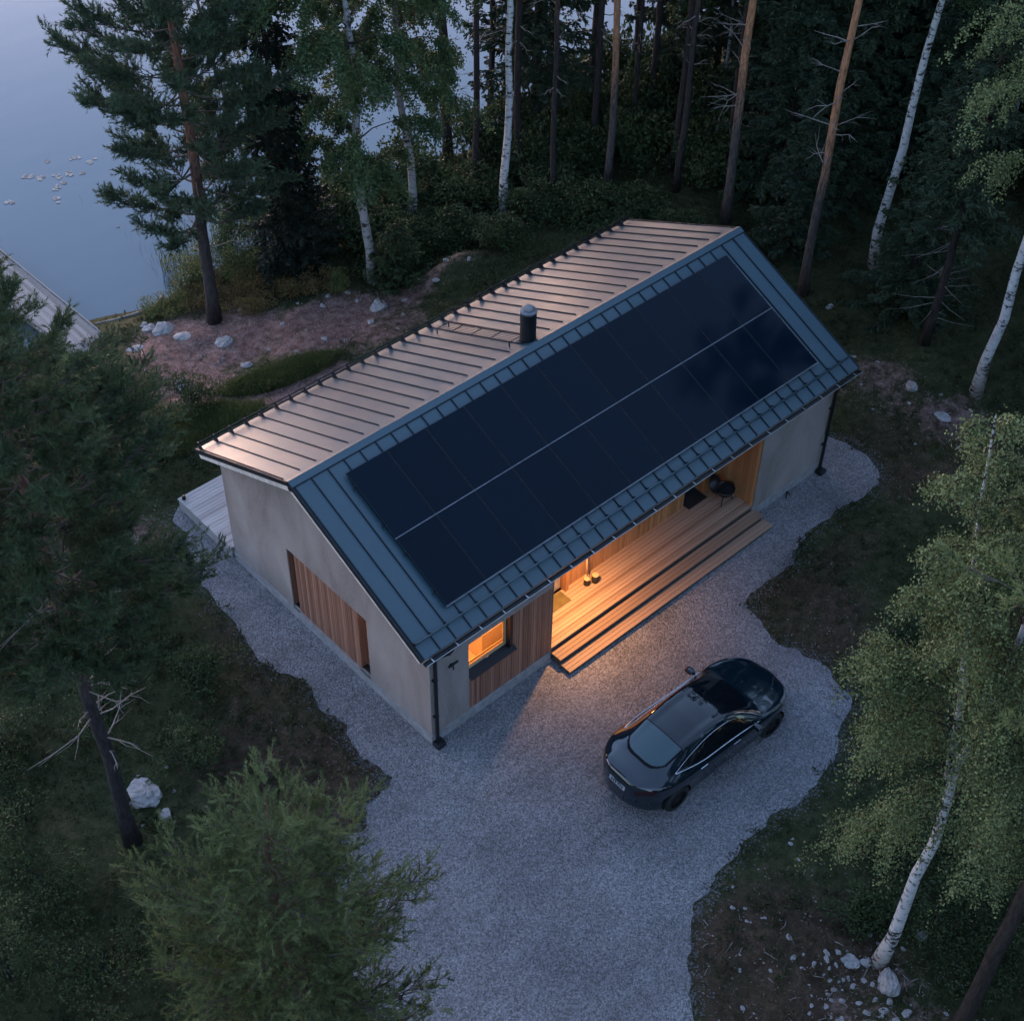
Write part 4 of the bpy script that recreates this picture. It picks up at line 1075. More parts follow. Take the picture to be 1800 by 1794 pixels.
make_tree('birch_tree', 'straight bright white birch trunk in front of the dark forest behind the roof', 'tree', tb, lf, M['birchbark'], M['birchleaf'], G(16.39, 15.63))
tb, lf, ex = pine(17, 19, 7.5, 2.6, .20, nb=34, nt=11, k=16, l=.15, w=.03, sh=5, dead=(3, 8, 8, 1.3), tuft=.30)
make_tree('pine_tree', 'dark pine trunk against the glimmering lake between two birches', 'tree', tb, lf, M['darkbark'], M['pineleaf2'], G(17.74, 20.2), extra=ex)
FP = [pine(18, 21, 12.5, 2.6, .14, nb=34, nt=11, k=16, l=.15, w=.03, sh=5, dead=(5, 12, 10, 1.2), tuft=.30), pine(19, 23, 11, 2.8, .16, nb=38, nt=11, k=16, l=.15, w=.03, sh=5, dead=(4, 11, 14, 1.6), tuft=.30)]
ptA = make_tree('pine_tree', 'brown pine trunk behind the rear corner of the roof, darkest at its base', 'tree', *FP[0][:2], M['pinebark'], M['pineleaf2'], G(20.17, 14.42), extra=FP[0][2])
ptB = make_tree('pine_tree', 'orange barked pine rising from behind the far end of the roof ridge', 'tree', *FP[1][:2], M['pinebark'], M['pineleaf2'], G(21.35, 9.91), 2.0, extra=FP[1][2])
tb, lf, ex = pine(20, 22, 10.5, 2.7, .15, nb=36, nt=11, k=16, l=.15, w=.03, sh=5, dead=(4.0, 10, 16, 1.5), tuft=.30)
make_tree('pine_tree', 'orange barked pine with broken branch stubs beside the far gable', 'tree', tb, lf, M['pinebark'], M['pineleaf2'], G(20.35, 5.67), 1.0, extra=ex)
tb, lf, ex = birch(21, 20, 9.0, 2.4, .17, nl=36, per=1000, leaf=.085, lean=(.3, -.4))
bB = make_tree('birch_tree', 'bluish white birch in the dark forest right of the orange pine with stubs', 'tree', tb, lf, M['birchbark'], M['birchleaf'], G(23.08, 4.97))
dup(bB, G(26.0, 11.2), 1.8, .92, 'thin pale birch trunk between the two orange barked pines')
tb, lf, ex = birch(22, 19, 7.2, 2.7, .17, nl=42, per=1600, leaf=.07, lean=(.2, -.1))
make_tree('birch_tree', 'bright white birch with dark rings standing beside the boulder beyond the far gable', 'tree', tb, lf, M['birchbark'], M['birchleaf_near'], G(20.24, -1.01))
tb, lf, ex = spruce(23, 12, 4.2, 1.7, .15, step=.4, nbr=6, L_=.34, W_=.08, dens=.8)
dd = MB(); r_ = np.random.default_rng(5)
for q in range(40):
    z = r_.uniform(.8, 5); a = r_.uniform(0, 6.28); ln = r_.uniform(.5, 1.5); d = np.array([math.cos(a), math.sin(a), -.25])
    dd.tube([(0, 0, z), d*ln*.5+np.array([0, 0, z]), d*ln+np.array([0, 0, z+.1])], [.014, .009, .003], 4, cap=False)
make_tree('spruce_tree', 'spruce with bare dead lower branches near the bright ringed birch', 'tree', tb, lf, M['darkbark'], M['spruceleaf'], G(20.88, 1.38), extra=dd)
YS = [spruce(24, 6.5, .3, 1.5, .08, step=.28, nbr=7, L_=.28, W_=.07, power=.85), spruce(25, 8.5, .4, 1.9, .11, step=.3, nbr=7, L_=.3, W_=.075, power=.8)]
y1 = make_tree('young_spruce', 'young green spruce between the orange pines right behind the far gable', 'tree', *YS[0][:2], M['darkbark'], M['spruceleaf'], G(21.6, 7.4))
y2 = make_tree('young_spruce', 'bushy young spruce between the bluish birch and the spruce with dead branches', 'tree', *YS[1][:2], M['darkbark'], M['spruceleaf'], G(22.0, 3.0))
# near trees
tb, lf, ex = birch(31, 14.2, 4.7, 2.35, .15, nl=54, per=3000, leaf=.05, lean=(.15, -.1), strands=20, droop=.85, forks=[([(.10, .05, 6.5), (.25, .35, 8.2), (.4, .8, 10.0), (.55, 1.25, 12.0), (.6, 1.5, 13.8)], .085)])
make_tree('birch_tree', 'large white birch with a loose crown over the gravel bend beside the car', 'tree', tb, lf, M['birchbark'], M['birchleaf_near'], G(3.33, -10.43))
tb, lf, ex = pine(32, 15.8, 6.3, 2.5, .17, topk=2.0, nb=150, nt=23, k=26, l=.09, w=.014, dead=(3.6, 8.8, 26, 1.7), tuft=.22, sh=7)
make_tree('pine_tree', 'big dark pine with dead lower branches standing off the left gable wall', 'tree', tb, lf, M['pinebark_gable'], M['pineleaf_dark'], G(-6.61, 2.36), .4, extra=ex)
tb, lf, ex = pine(33, 9.3, 1.6, 2.8, .11, nb=115, nt=18, k=38, l=.08, w=.014, shape='young', tuft=.26, sh=5)
make_tree('pine_tree', 'bushy light green young pine beside the gravel drive, lowest in the picture', 'tree', tb, lf, M['pinebark_low'], M['pineleaf'], G(-6.85, -4.55), 0, extra=ex)
tb, lf, ex = pine(34, 17, 10, 2.6, .17, nb=34, nt=9, k=16, l=.13, w=.02, tuft=.26)
make_tree('pine_tree', 'bare dark pine trunk in the corner beyond the large birch', 'tree', tb, lf, M['darkbark'], M['pineleaf'], G(2.95, -12.5))

# --- forest behind the house
SP = [spruce(41+q, hh, zb_0, rr, .19, step=.42, nbr=7, L_=.36, W_=.09, power=.62, dens=1.0) for q, (hh, zb_0, rr) in enumerate([(20, 1.0, 2.5), (17, .6, 2.2), (23, 3.0, 2.7)])]
SP = [make_tree('spruce_tree', 'tall dark spruce deep in the forest behind the house', 'tree', *s[:2], M['darkbark'], M['spruceleaf'], (0, 0, -60), 0, 'dark spruces of the forest') for s in SP]
BP = birch(45, 18, 4.5, 2.5, .095, nl=40, per=1200, leaf=.11)
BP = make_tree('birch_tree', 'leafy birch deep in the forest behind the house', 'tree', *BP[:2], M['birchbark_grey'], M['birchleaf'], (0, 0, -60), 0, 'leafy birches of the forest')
FQ = [pine(46, 20, 11.5, 2.1, .125, nb=30, nt=11, k=14, l=.15, w=.03, sh=5, dead=(5, 11, 12, 1.2), tuft=.30), pine(47, 21, 9.5, 2.2, .14, nb=36, nt=11, k=14, l=.15, w=.03, sh=5, dead=(4, 10, 12, 1.3), tuft=.30)]
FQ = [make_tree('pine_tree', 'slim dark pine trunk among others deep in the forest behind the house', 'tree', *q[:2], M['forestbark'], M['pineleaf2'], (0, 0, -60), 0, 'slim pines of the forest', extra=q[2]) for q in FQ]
protos = SP+[BP]+FQ
used = {}
keyp = [(20.17, 14.42), (21.35, 9.91), (20.35, 5.67), (23.08, 4.97), (26, 11.2), (17.74, 20.2), (16.39, 15.63), (14.1, 17.75), (20.88, 1.38), (20.24, -1), (21.6, 7.4), (22, 3)]
rf_ = np.random.default_rng(77); placed = list(keyp)
def put(x, y, kind, sc, rz, label=None, group=None):
    p = [*SP, BP, *FQ][kind]
    if p.name not in used:
        used[p.name] = 1; p.location = G(x, y); p.rotation_euler.z = rz; p.scale = (sc,)*3
    else:
        o = dup(p, G(x, y), rz, sc)
        if label: o['label'] = label
        if group: o['group'] = group
    placed.append((x, y))
tries = 0; count = 0
while count < 145 and tries < 9000:
    tries += 1
    d = rf_.uniform(43.5, 74); l_ = rf_.uniform(-12, 27)
    x = -12.8+d*.684+l_*.73; y = -16.2+d*.73-l_*.684
    if y > shore_y(np.array([x]))[0]-.6 or x < 15.5: continue
    if l_ < -2 and d < 47: continue
    if -10 < l_ < 5 and rf_.random() < .1: continue
    mind = 1.7 if d < 54 else 2.3
    if min((x-a)**2+(y-b_)**2 for a, b_ in placed) < mind**2: continue
    u_ = rf_.random()
    if l_ < 9 and d < 62 and u_ < .45: u_ = .80+u_*.44
    kind = 0 if u_ < .24 else 1 if u_ < .48 else 2 if u_ < .66 else 3 if u_ < .80 else 4 if u_ < .9 else 5
    put(x, y, kind, rf_.uniform(.8, 1.12), rf_.uniform(0, 6.28))
    count += 1

Cc = np.array([-12.778, -16.217, 28.092]); fwv = np.array([.48569, .51852, -.70373]); rtv = np.array([.73863, -.67398, .01317])
def clear_of_view(x, y, hh):
    for z in np.linspace(0, hh, 8):
        v = np.array([x, y, z])-Cc; dp = v@fwv
        if dp > 0 and abs(v@rtv) < .36*dp+4.2: return False
    return True
tries = 0; count = 0  # unseen trees added outside the view to darken reflections and sky light
while count < 95 and tries < 9000:
    tries += 1
    x, y = rf_.uniform(-42, 34), rf_.uniform(-46, -2)
    if not clear_of_view(x, y, 20): continue
    if min((x-a)**2+(y-b_)**2 for a, b_ in placed) < 2.6**2: continue
    put(x, y, rf_.choice([0, 1, 2, 3, 4]), rf_.uniform(.8, 1.05), rf_.uniform(0, 6.28), None, 'added trees out of view'); count += 1
for o in COL.objects:
    if o.get('group') == 'added trees out of view': o['label'] = 'unseen forest tree added around the drive to darken reflections and sky light'

# --- bushes and young trees
JN = bush(51, .75, 1.5, 2200, .10)
tb, lf, ex = spruce(52, 2.6, .15, .95, .05, step=.16, nbr=8, L_=.26, W_=.06, power=.6, droop=-.3)
make_tree('juniper', 'upright green juniper in front of the grey trunked birch', 'shrub', tb, lf, M['darkbark'], M['bushleaf'], G(11.24, 15.05))
make_bush('willow_bush', 'round yellow green willow bush at the water edge behind the lakeside pine', 53, G(6.6, 20.6), .95, 1.3, 'willowleaf', 4200, .075)
make_bush('willow_bush', 'grey green willow bush between the lakeside pine and the narrow spruce', 54, G(8.1, 19.2), 1.0, 1.1, 'willowleaf', 4200, .075)
make_bush('low_bush', 'low brown green bush at the foot of the narrow black spruce', 55, G(7.7, 18.1), .9, .6, 'ochreheath', 3000, .07)
make_bush('willow_bush', 'tall leafy willow behind the leaning birch on the shore', 56, G(8.6, 20.9), 1.0, 1.9, 'birchleaf', 4200, .085)
for q, (x, y, a_, h_) in enumerate([(6.6, 18.9, .8, .45), (7.2, 17.6, .7, .35), (8.5, 17.2, .8, .4), (9.4, 16.9, .7, .4), (5.9, 19.6, .7, .4), (4.9, 19.7, .7, .4), (10.0, 16.6, .6, .4)]):
    make_bush('ochre_heath', 'low ochre heath clump between the lakeside pine and the shore bushes', 140+q, G(x, y), a_, h_, 'ochreheath' if q < 4 else 'willowleaf', 2200, .06, 'ochre heath clumps by the shore', cat='heath')
tb, lf, ex = spruce(58, 6.5, .2, 1.3, .09, step=.26, nbr=8, L_=.27, W_=.07, power=.7)
make_tree('young_spruce', 'short black spruce crowding the foot of the narrow tall one', 'tree', tb, lf, M['darkbark'], M['spruceleaf_dark'], G(10.0, 18.3))
bl = [(17.6, 17.6, 1.3, 1.6), (19.4, 17.4, 1.3, 1.7), (20.6, 16.2, 1.2, 1.4), (21.8, 18.6, 1.4, 1.9), (22.6, 15.2, 1.3, 1.6), (23.8, 16.9, 1.4, 1.9), (18.6, 19.3, 1.3, 1.8), (20.4, 19.6, 1.3, 1.9), (23.6, 13.0, 1.3, 1.5), (25.4, 14.4, 1.4, 1.8), (24.2, 19.6, 1.4, 2.0), (26.6, 17.4, 1.4, 2.0), (22.6, 11.6, 1.2, 1.3), (24.4, 10.2, 1.2, 1.4), (26.6, 20.0, 1.4, 2), (28.4, 18.8, 1.4, 2), (11.2, 18.9, 1.2, 1.6), (12.6, 19.6, 1.2, 1.5), (10.6, 20.4, 1.1, 1.6), (13.6, 20.3, 1.1, 1.5), (15.6, 20.2, 1.2, 1.5), (12.0, 16.8, 1.0, 1.1), (13.4, 17.0, 1.0, 1.0), (14.9, 14.3, .9, .8), (14.2, 15.7, 1.0, .9), (16.9, 14.6, 1.0, 1.0), (18.2, 13.4, 1.1, 1.1), (19.2, 12.3, 1.0, .9), (12.8, 16.2, 1.0, .9), (16.2, 17, 1.2, 1.2), (18.6, 15.6, 1.1, 1.0), (17.9, 11.6, .8, .7), (19.4, 10.3, .9, .8), (20, 8.4, .8, .7), (12.2, 17.6, 1.1, 1.2), (15.4, 18.4, 1.2, 1.4)]
fb = None
for q, (x, y, a, h_) in enumerate(bl):
    if fb is None: fb = make_bush('forest_shrub', 'dark leafy shrub growing along the forest edge behind the house', 57, G(x, y), 1.0, 1.0, 'bushleaf', 2600, .11, 'shrubs along the forest edge')
    else: dup(fb, G(x, y), q*1.7, (a*1.1, a*1.1, h_*1.1))
# shrubs left of the house, in front of the lake
ls = [(1.6, 16.9, .8, .7, 'birchleaf'), (2.6, 13.9, .9, 1.0, 'bushleaf'), (.4, 12.9, 1.0, 1.2, 'bushleaf'), (-1.6, 12.2, 1.0, 1.4, 'bushleaf'), (-3.2, 13.2, 1.1, 1.5, 'bushleaf'), (-2.6, 9.6, 1.0, 1.0, 'bushleaf'), (-3.6, 7.4, 1.1, 1.2, 'bushleaf'), (-3.2, 5.2, .9, .7, 'bushleaf'), (-4.8, 9.2, 1.2, 1.4, 'bushleaf'), (-5.2, 6.0, 1.1, 1.0, 'bushleaf'), (.2, 15.6, 1.1, 1.4, 'bushleaf'), (-1.4, 17.6, 1.2, 1.5, 'bushleaf'), (-4.4, 3.2, .8, .6, 'bushleaf'), (1.1, 18.6, .9, .6, 'birchleaf')]
for q, (x, y, a, h_, mt) in enumerate(ls):
    make_bush('leafy_shrub', 'green shrub in the tangle between the clay gable, the big pine and the pier', 70+q, G(x, y), a, h_, mt, 2400, .075, 'shrubs beside the gable')
for q, (x, y, a, h_) in enumerate([(-8.9, .2, 1.1, 1.2), (-8.6, 2.3, 1.0, 1.0), (-9.4, -2.0, 1.2, 1.5), (-7.6, -.6, 1.0, .9), (-8.0, 4.4, 1.1, 1.2), (-10.2, 1.4, 1.2, 1.6), (-6.0, -1.2, .7, .5), (-9.6, 3.6, 1.2, 1.5), (-5.2, .9, .6, .4), (-7.4, 6.4, 1.1, 1.3)]):
    make_bush('dark_shrub', 'dark leafy shrub below the big pine with dead lower branches', 90+q, G(x, y), a, h_, 'bushleaf', 2600, .07, 'shrubs under the big pine')
for q, (x, y, a, h_) in enumerate([(5.0, -10.6, 1.0, 1.0), (6.2, -9.6, 1.1, 1.2), (6.6, -11.0, 1.2, 1.3), (7.6, -9.2, 1.1, 1.3), (4.7, -11.9, 1.0, 1.0), (8.6, -8.2, 1.0, 1.0), (5.6, -8.6, .9, .8), (9.2, -6.6, .9, .8), (3.9, -9.4, .7, .5), (11.0, -6.0, 1.1, 1.0), (10.4, -8.4, 1.2, 1.4), (5.8, -12.6, 1.1, 1.2)]):
    make_bush('birch_shrub', 'low leafy shrub in the thicket behind the large birch by the drive', 110+q, G(x, y), a, h_, 'bushleaf', 2600, .075, 'shrubs behind the large birch')

# --- rocks
def rock_mesh(seed, flat=.6):
    r = np.random.default_rng(seed); n, m = 18, 12
    th = np.linspace(0, 2*np.pi, n, endpoint=False); ph = np.linspace(-.9, np.pi/2, m)
    PH, TH = np.meshgrid(ph, th, indexing='ij'); P = np.stack([np.cos(PH)*np.cos(TH), np.cos(PH)*np.sin(TH), np.sin(PH)], -1)
    rr = np.ones(PH.shape)
    for _ in range(9):
        d = rdir(1, r)[0]; c = r.uniform(.55, .85); pr = P@d; rr = np.minimum(rr, np.where(pr > .05, c/np.maximum(pr, .05), 9))
    rr *= 1+.06*r.normal(size=rr.shape)
    rr[-1] = rr[-1].mean()
    V = (P*rr[..., None]*np.array([1, .72, flat])).reshape(-1, 3)
    i = np.arange(m-1)[:, None]*n; j = np.arange(n)[None]; j2 = (j+1) % n
    return mesh_from('boulder', V, np.stack([i+j, i+j2, i+n+j2, i+n+j], -1).reshape(-1, 4), False)
RM = [rock_mesh(200+k, f) for k, f in enumerate([.6, .75, .4, .55, .9])]
for m_ in RM: m_.materials.append(M['rock'])
def rock(x, y, size, label, k, name='boulder', group=None, flat=1, rz=None, cat='rock'):
    o = bpy.data.objects.new(name, RM[k % 5]); COL.objects.link(o); s = size/2*1.12
    o.location = (x, y, H(x, y)+s*.02*flat); o.scale = (s, s, s*flat); o.rotation_euler = (0, 0, rz if rz is not None else x*3+y)
    return tag(o, label, cat, group)
rock(4.42, 18.46, .84, 'largest pale rock of the cluster on the soil near the pier', 0); rock(4.15, 18.89, .45, 'rounded pale rock next to the largest of the cluster near the pier', 1)
rock(4.63, 17.62, .60, 'long thin pale rock trailing from the cluster near the pier', 2, flat=.5, rz=R(-60)); rock(4.16, 19.25, .3, 'small rock at the lake side of the cluster near the pier', 3)
rock(3.22, 18.21, .52, 'flat slab of pale rock beside the shrubs by the pier', 2, flat=.5); rock(5.42, 16.44, .62, 'pale tapered rock alone in the middle of the bare soil', 0, rz=R(-40))
rock(5.18, 14.97, .40, 'white rock on the soil uphill of the grass strip', 3); rock(3.21, 15.44, .48, 'white rock leaning beside the green shrubs at the soil edge', 4); rock(3.01, 15.27, .28, 'small white rock touching the one beside the green shrubs', 1)
rock(10.02, 14.56, .68, 'large white rock at the far end of the bare soil under the birch', 1); rock(9.18, 13.88, .3, 'small rock near the large white one, toward the roof', 0)
rock(18.91, .38, .50, 'round white boulder on the soil beyond the far gable', 4); rock(18.6, -.97, .55, 'flat pale slab near the bright ringed birch', 2, flat=.5); rock(20.22, 4.52, .27, 'lone grey rock in the dark undergrowth beside the far gable', 4)
rock(9.44, -5.68, .22, 'small white stone in the undergrowth beyond the nose of the car', 3)
rock(-5.72, 3.23, .92, 'big pale boulder beside the trunk of the big dark pine', 1); rock(-5.72, 2.45, .40, 'bluish grey stone next to the big boulder by the pine trunk', 0)
rock(3.02, -10.89, .66, 'large white boulder at the foot of the big birch', 4, rz=.4); rock(2.85, -9.99, .46, 'dull grey slab in the soil near the foot of the big birch', 2, flat=.45); rock(4.55, -10.63, .36, 'grey stone in the shrubs behind the big birch', 0); rock(3.12, -10.26, .26, 'grey stone touching the trunk of the big birch', 1)
for q, (x, y, s) in enumerate([(7.19, 15.84, .18), (6.87, 17.78, .19), (9.81, 15.42, .19), (7.51, 14.09, .21), (8.8, 15.9, .22), (8.3, 16.6, .16), (6.1, 15.1, .14), (9.3, 16.3, .2), (9.9, 16.0, .24), (4.9, 15.8, .12), (4.6, 14.4, .16), (6.5, 14.2, .13), (11.9, 13.9, .26), (12.6, 14.2, .22), (13.2, 13.8, .18), (8.0, 13.6, .15), (10.8, 14.2, .2)]):
    rock(x, y, s, 'small pale stone scattered on the bare reddish soil between house and lake', q, 'stone', 'stones on the soil behind the house', cat='stone')
for q, (x, y, s) in enumerate([(19.09, 1.78, .16), (18.79, 2.42, .14), (17.79, -2.14, .17), (18.3, 0.0, .14), (19.3, -.4, .15), (17.4, .6, .12), (18.0, 1.5, .10), (19.6, -1.3, .14), (17.0, -1.2, .1)]):
    rock(x, y, s, 'small pale stone on the dark soil beyond the far gable', q, 'stone', 'stones beyond the far gable', cat='stone')
r_ = np.random.default_rng(9); q = 0
fixed = [(4.18, -7.35, .12), (.79, -7.48, .14), (1.0, -8.64, .11), (1.99, -7.57, .13), (2.17, -7.77, .10), (.43, -9.22, .12), (2.44, -11.19, .2), (2.75, -11.53, .25)]
while q < 120:
    if q < len(fixed): x, y, s = fixed[q]
    elif q < 70: x, y, s = 2.3+r_.normal()*.75, -10.5+r_.normal()*.65, r_.uniform(.06, .17)
    else: x, y, s = r_.uniform(-.2, 4.6), r_.uniform(-12, -7.2), r_.uniform(.04, .09)
    q += 1
    if in_poly(np.array([x]), np.array([y]), GPC)[0]: continue
    rock(x, y, s, 'white pebble scattered on the brown soil between the drive and the big birch', q, 'pebble', 'pebbles by the big birch', cat='pebble', flat=.7)
for q, (x, y) in enumerate([(-5.2, 2.9), (-5.0, 3.5), (-4.3, 3.0), (-6.2, 2.6), (-5.6, 3.8), (-3.6, 2.4), (-6.1, 3.3)]):
    rock(x, y, .11, 'white pebble on the ground near the big boulder by the pine', q, 'pebble', 'pebbles by the pine', cat='pebble')
def twig(x, y, ln, a, label, group):
    b = MB(); r = random.Random(int(x*100+y*10)); d = np.array([math.cos(a), math.sin(a), 0]); s = np.array([-d[1], d[0], 0])
    b.tube([(0, 0, .02), d*ln*.5+s*ln*r.uniform(-.12, .12)+np.array([0, 0, .035]), d*ln+np.array([0, 0, .02])], [.012, .010, .005], 5)
    o = b.obj('fallen_twig', M['twig']); o.location = (x, y, H(x, y)); tag(o, label, 'twig', group)
for q in range(34):
    x, y = r_.uniform(.1, 4.2), r_.uniform(-11.6, -7.3)
    if not in_poly(np.array([x]), np.array([y]), GPC)[0]: twig(x, y, r_.uniform(.12, .4), r_.uniform(0, 6.28), 'pale fallen twig on the brown soil beside the gravel drive', 'twigs beside the drive')

# --- lake: pier, lily pads, shore log
pier = thing('lake_pier', 'weathered grey plank pier running out into the lake', 'pier', (0, 0, 0))
b = MB(); n = 62; r = random.Random(4)
for k in range(n):
    y = 18.9+k*.13; x1 = 2.94-.028*(k*.13); x0 = 1.81-.10*k*.13*.9
    b.box((x0+r.uniform(0, .03), y+.004, -1.04), (x1+r.uniform(-.02, .02), y+.126, -1.0))
b.obj('planking', M['dockwood'], pier)
b = MB(); b.prism([(2.95, 18.9, -1.09), (2.73, 26.9, -1.09), (2.73, 26.9, -.97), (2.95, 18.9, -.97)], (.05, 0, 0)); b.obj('edge_beam', M['dockwood'], pier)
b = MB(); b.prism([(1.75, 18.9, -1.09), (1.05, 26.9, -1.09), (1.05, 26.9, -1.01), (1.75, 18.9, -1.01)], (.05, 0, 0)); b.obj('edge_beam', M['dockwood'], pier)
for y in (19.8, 22, 24.2, 26.4):
    for x in (2.0-.09*(y-19), 2.85): b = MB(); b.tube([(x, y, -3.4), (x, y, -1.2)], .08, 10); b.obj('pile', M['darkbark'], pier)
b = MB(); xs2 = np.linspace(0, 1, 9); P_ = np.array([(3.25, 20.85), (3.9, 20.62), (4.6, 20.45), (5.2, 20.40), (5.75, 20.72)])
px_ = np.interp(xs2, np.linspace(0, 1, 5), P_[:, 0]); py_ = np.interp(xs2, np.linspace(0, 1, 5), P_[:, 1])
b.tube(np.stack([px_, py_, np.full(9, -1.42)], 1), .055, 8); tag(b.obj('driftwood_log', M['twig'], smooth=True), 'long pale driftwood log lying along the shore beside the pier', 'log')
def pad_mesh(seed):
    r = np.random.default_rng(seed); b = MB()
    for _ in range(r.integers(3, 6)):
        c = r.normal(size=2)*.16; R0 = r.uniform(.07, .14); a = np.linspace(.25, 6.03, 16); rr = R0*(1+.06*np.sin(3*a))
        ring = [(c[0]+q*math.cos(t), c[1]+q*math.sin(t), 0) for q, t in zip(rr, a)]+[(c[0], c[1], 0)]
        b.prism(ring, (0, 0, .012))
    return b.mesh('lily_pad')
PM = [pad_mesh(s) for s in range(4)]; t = NT('lily_pad_skin'); t.set((.15, .18, .19), .5, 0, .2); 
for m_ in PM: m_.materials.append(t.m)
for q, (x, y) in enumerate([(6.11, 30.29), (7.17, 30.66), (8.09, 30.27), (8.32, 29.55), (7.34, 29.47), (7.64, 29.1), (6.93, 29.52), (5.93, 30.29), (6.43, 29.86), (6.76, 29.06), (6.46, 28.86), (6.04, 28.34), (4.74, 29.14), (6.82, 25.34)]):
    o = bpy.data.objects.new('lily_pad', PM[q % 4]); COL.objects.link(o); o.location = (x, y, -1.495); o.rotation_euler.z = q*1.3; k = .72 if q < 13 else .4; o.scale = (k, k, 1)
    tag(o, 'pale tuft of lily pads floating on the open lake' if q < 13 else 'single small lily pad floating near the shore beside the pine', 'lily pad', 'lily pads on the lake' if q < 13 else None)
# reeds along the shore
lf = Leaves(); r = np.random.default_rng(61); n = 420
px_ = r.uniform(6.4, 12.5, n); py_ = 21.4+r.gamma(1.6, .45, n); P = np.stack([px_, py_, np.full(n, -1.55)], 1)
D = np.stack([r.normal(size=n)*.14, r.normal(size=n)*.14, np.ones(n)], 1); lf.kites(P, D, r, r.uniform(.5, 1.3, n), .03)
tag(link('lake_reeds', lf.mesh('lake_reeds'), M['bushleaf']), 'thin dark reeds standing in the shallow water behind the pine', 'reeds', kind='stuff')

# --- ground cover
def scatter(name, label, mat, n, dens, seed, k, ln, wd, up=.8, area=(-13, 31, -14, 21.3)):
    r = np.random.default_rng(seed)
    x = r.uniform(area[0], area[1], n); y = r.uniform(area[2], area[3], n)
    keep = r.random(n) < dens(x, y)
    x, y = x[keep], y[keep]
    ing = in_poly(x, y, GP-0*GP); dg = poly_dist(x, y, GP[::3])
    ok = (~ing) & ~((x > -.5) & (x < 14.6) & (y > -.8) & (y < 10.6)) & (y < shore_y(x)-.15) & ((dg > .02))
    ok |= ing & (dg < .35) & (r.random(len(x)) < .55*np.exp(-dg/.12)) & ~((x > -.6) & (x < 14.6) & (y > -.9) & (y < 10.6))
    x, y = x[ok], y[ok]; m = len(x)
    z = height(x, y)
    P = np.repeat(np.stack([x, y, z-.02], 1), k, 0); N = m*k
    P[:, :2] += r.normal(size=(N, 2))*ln*.45
    sc = np.repeat(r.uniform(.5, 1.3, m), k)*(.55+.9*np.repeat(vnoise(x, y, .9, 8), k))
    P[:, 2] += r.uniform(0, .6, N)*ln*sc
    D = np.stack([r.normal(size=N)*.8, r.normal(size=N)*.8, up*r.uniform(.3, 1.3, N)], 1)
    lf = Leaves(); lf.kites(P, D, r, ln*sc*r.uniform(.6, 1.3, N), wd, rn=np.clip(np.repeat(vnoise(x, y, .6, 9), k)*.7+r.uniform(0, .4, N)-.05, 0, 1))
    return tag(link(name, lf.mesh(name), M[mat]), label, name.replace('_', ' '), kind='stuff')
# loose stones spilling over the edge of the gravel, and litter blown onto it
r = np.random.default_rng(88); k = r.integers(0, len(GP), 9000); P = GP[k]+r.normal(size=(9000, 2))*.2
ok = ~((P[:, 0] > -.3) & (P[:, 0] < 14.4) & (P[:, 1] > -.75) & (P[:, 1] < 10.5)); P = P[ok]; n = len(P)
O = np.array([(1, 0, 0), (0, 1, 0), (-1, 0, 0), (0, -1, 0), (0, 0, .8), (0, 0, -.8)]); F = np.array([(0, 1, 4), (1, 2, 4), (2, 3, 4), (3, 0, 4), (1, 0, 5), (2, 1, 5), (3, 2, 5), (0, 3, 5)])
sz = r.uniform(.012, .034, n); V = O[None]*sz[:, None, None]*r.uniform(.6, 1.3, (n, 6, 1))
an = r.uniform(0, 6.28, n); c_, s_ = np.cos(an)[:, None], np.sin(an)[:, None]
V = np.stack([c_*V[..., 0]-s_*V[..., 1], s_*V[..., 0]+c_*V[..., 1], V[..., 2]], -1)
zz = np.maximum(height(P[:, 0], P[:, 1]), 0*P[:, 0]*in_poly(P[:, 0], P[:, 1], GP)-.03)
V += np.stack([P[:, 0], P[:, 1], zz+.006], 1)[:, None]
n2 = 3200; x2 = r.uniform(1, 15, n2); y2 = r.uniform(12.4, 19.2, n2); kp2 = r.random(n2) < blob(x2, y2, SOIL)**2; x2, y2 = x2[kp2], y2[kp2]; n2 = len(x2)
V2_ = O[None]*(r.gamma(1.3, .011, n2)+.010)[:, None, None]*r.uniform(.6, 1.3, (n2, 6, 1))+np.stack([x2, y2, height(x2, y2)+.004], 1)[:, None]
tag(link('soil_stones', mesh_from('soil_stones', V2_.reshape(-1, 3), (F[None]+6*np.arange(n2)[:, None, None]).reshape(-1, 3)), M['clod']), 'small stone chips and clods all over the bare reddish soil', kind='stuff')
tag(link('loose_gravel', mesh_from('loose_gravel', V.reshape(-1, 3), (F[None]+6*np.arange(n)[:, None, None]).reshape(-1, 3)), M['pebblegrey']), 'loose gravel stones strewn along the edges of the drive', kind='stuff')
def grassmask(x, y):
    s_ = blob(x*math.cos(R(18))-y*math.sin(R(18)), x*math.sin(R(18))+y*math.cos(R(18)), [(5.5*math.cos(R(18))-13.6*math.sin(R(18)), 5.5*math.sin(R(18))+13.6*math.cos(R(18)), 1.6, .40, 1.0), (2.2*math.cos(R(18))-12.9*math.sin(R(18)), 2.2*math.sin(R(18))+12.9*math.cos(R(18)), 1.5, .8, .9)])
    return s_
def d_heath(x, y):
    s_ = np.maximum(blob(x, y, SOIL)*1.05, .40*blob(x, y, BROWN)); v = vnoise(x, y, .7, 4)*.6+vnoise(x, y, 2.1, 5)*.4
    return np.clip(1.5*(v-.18-.62*s_), 0, 1)
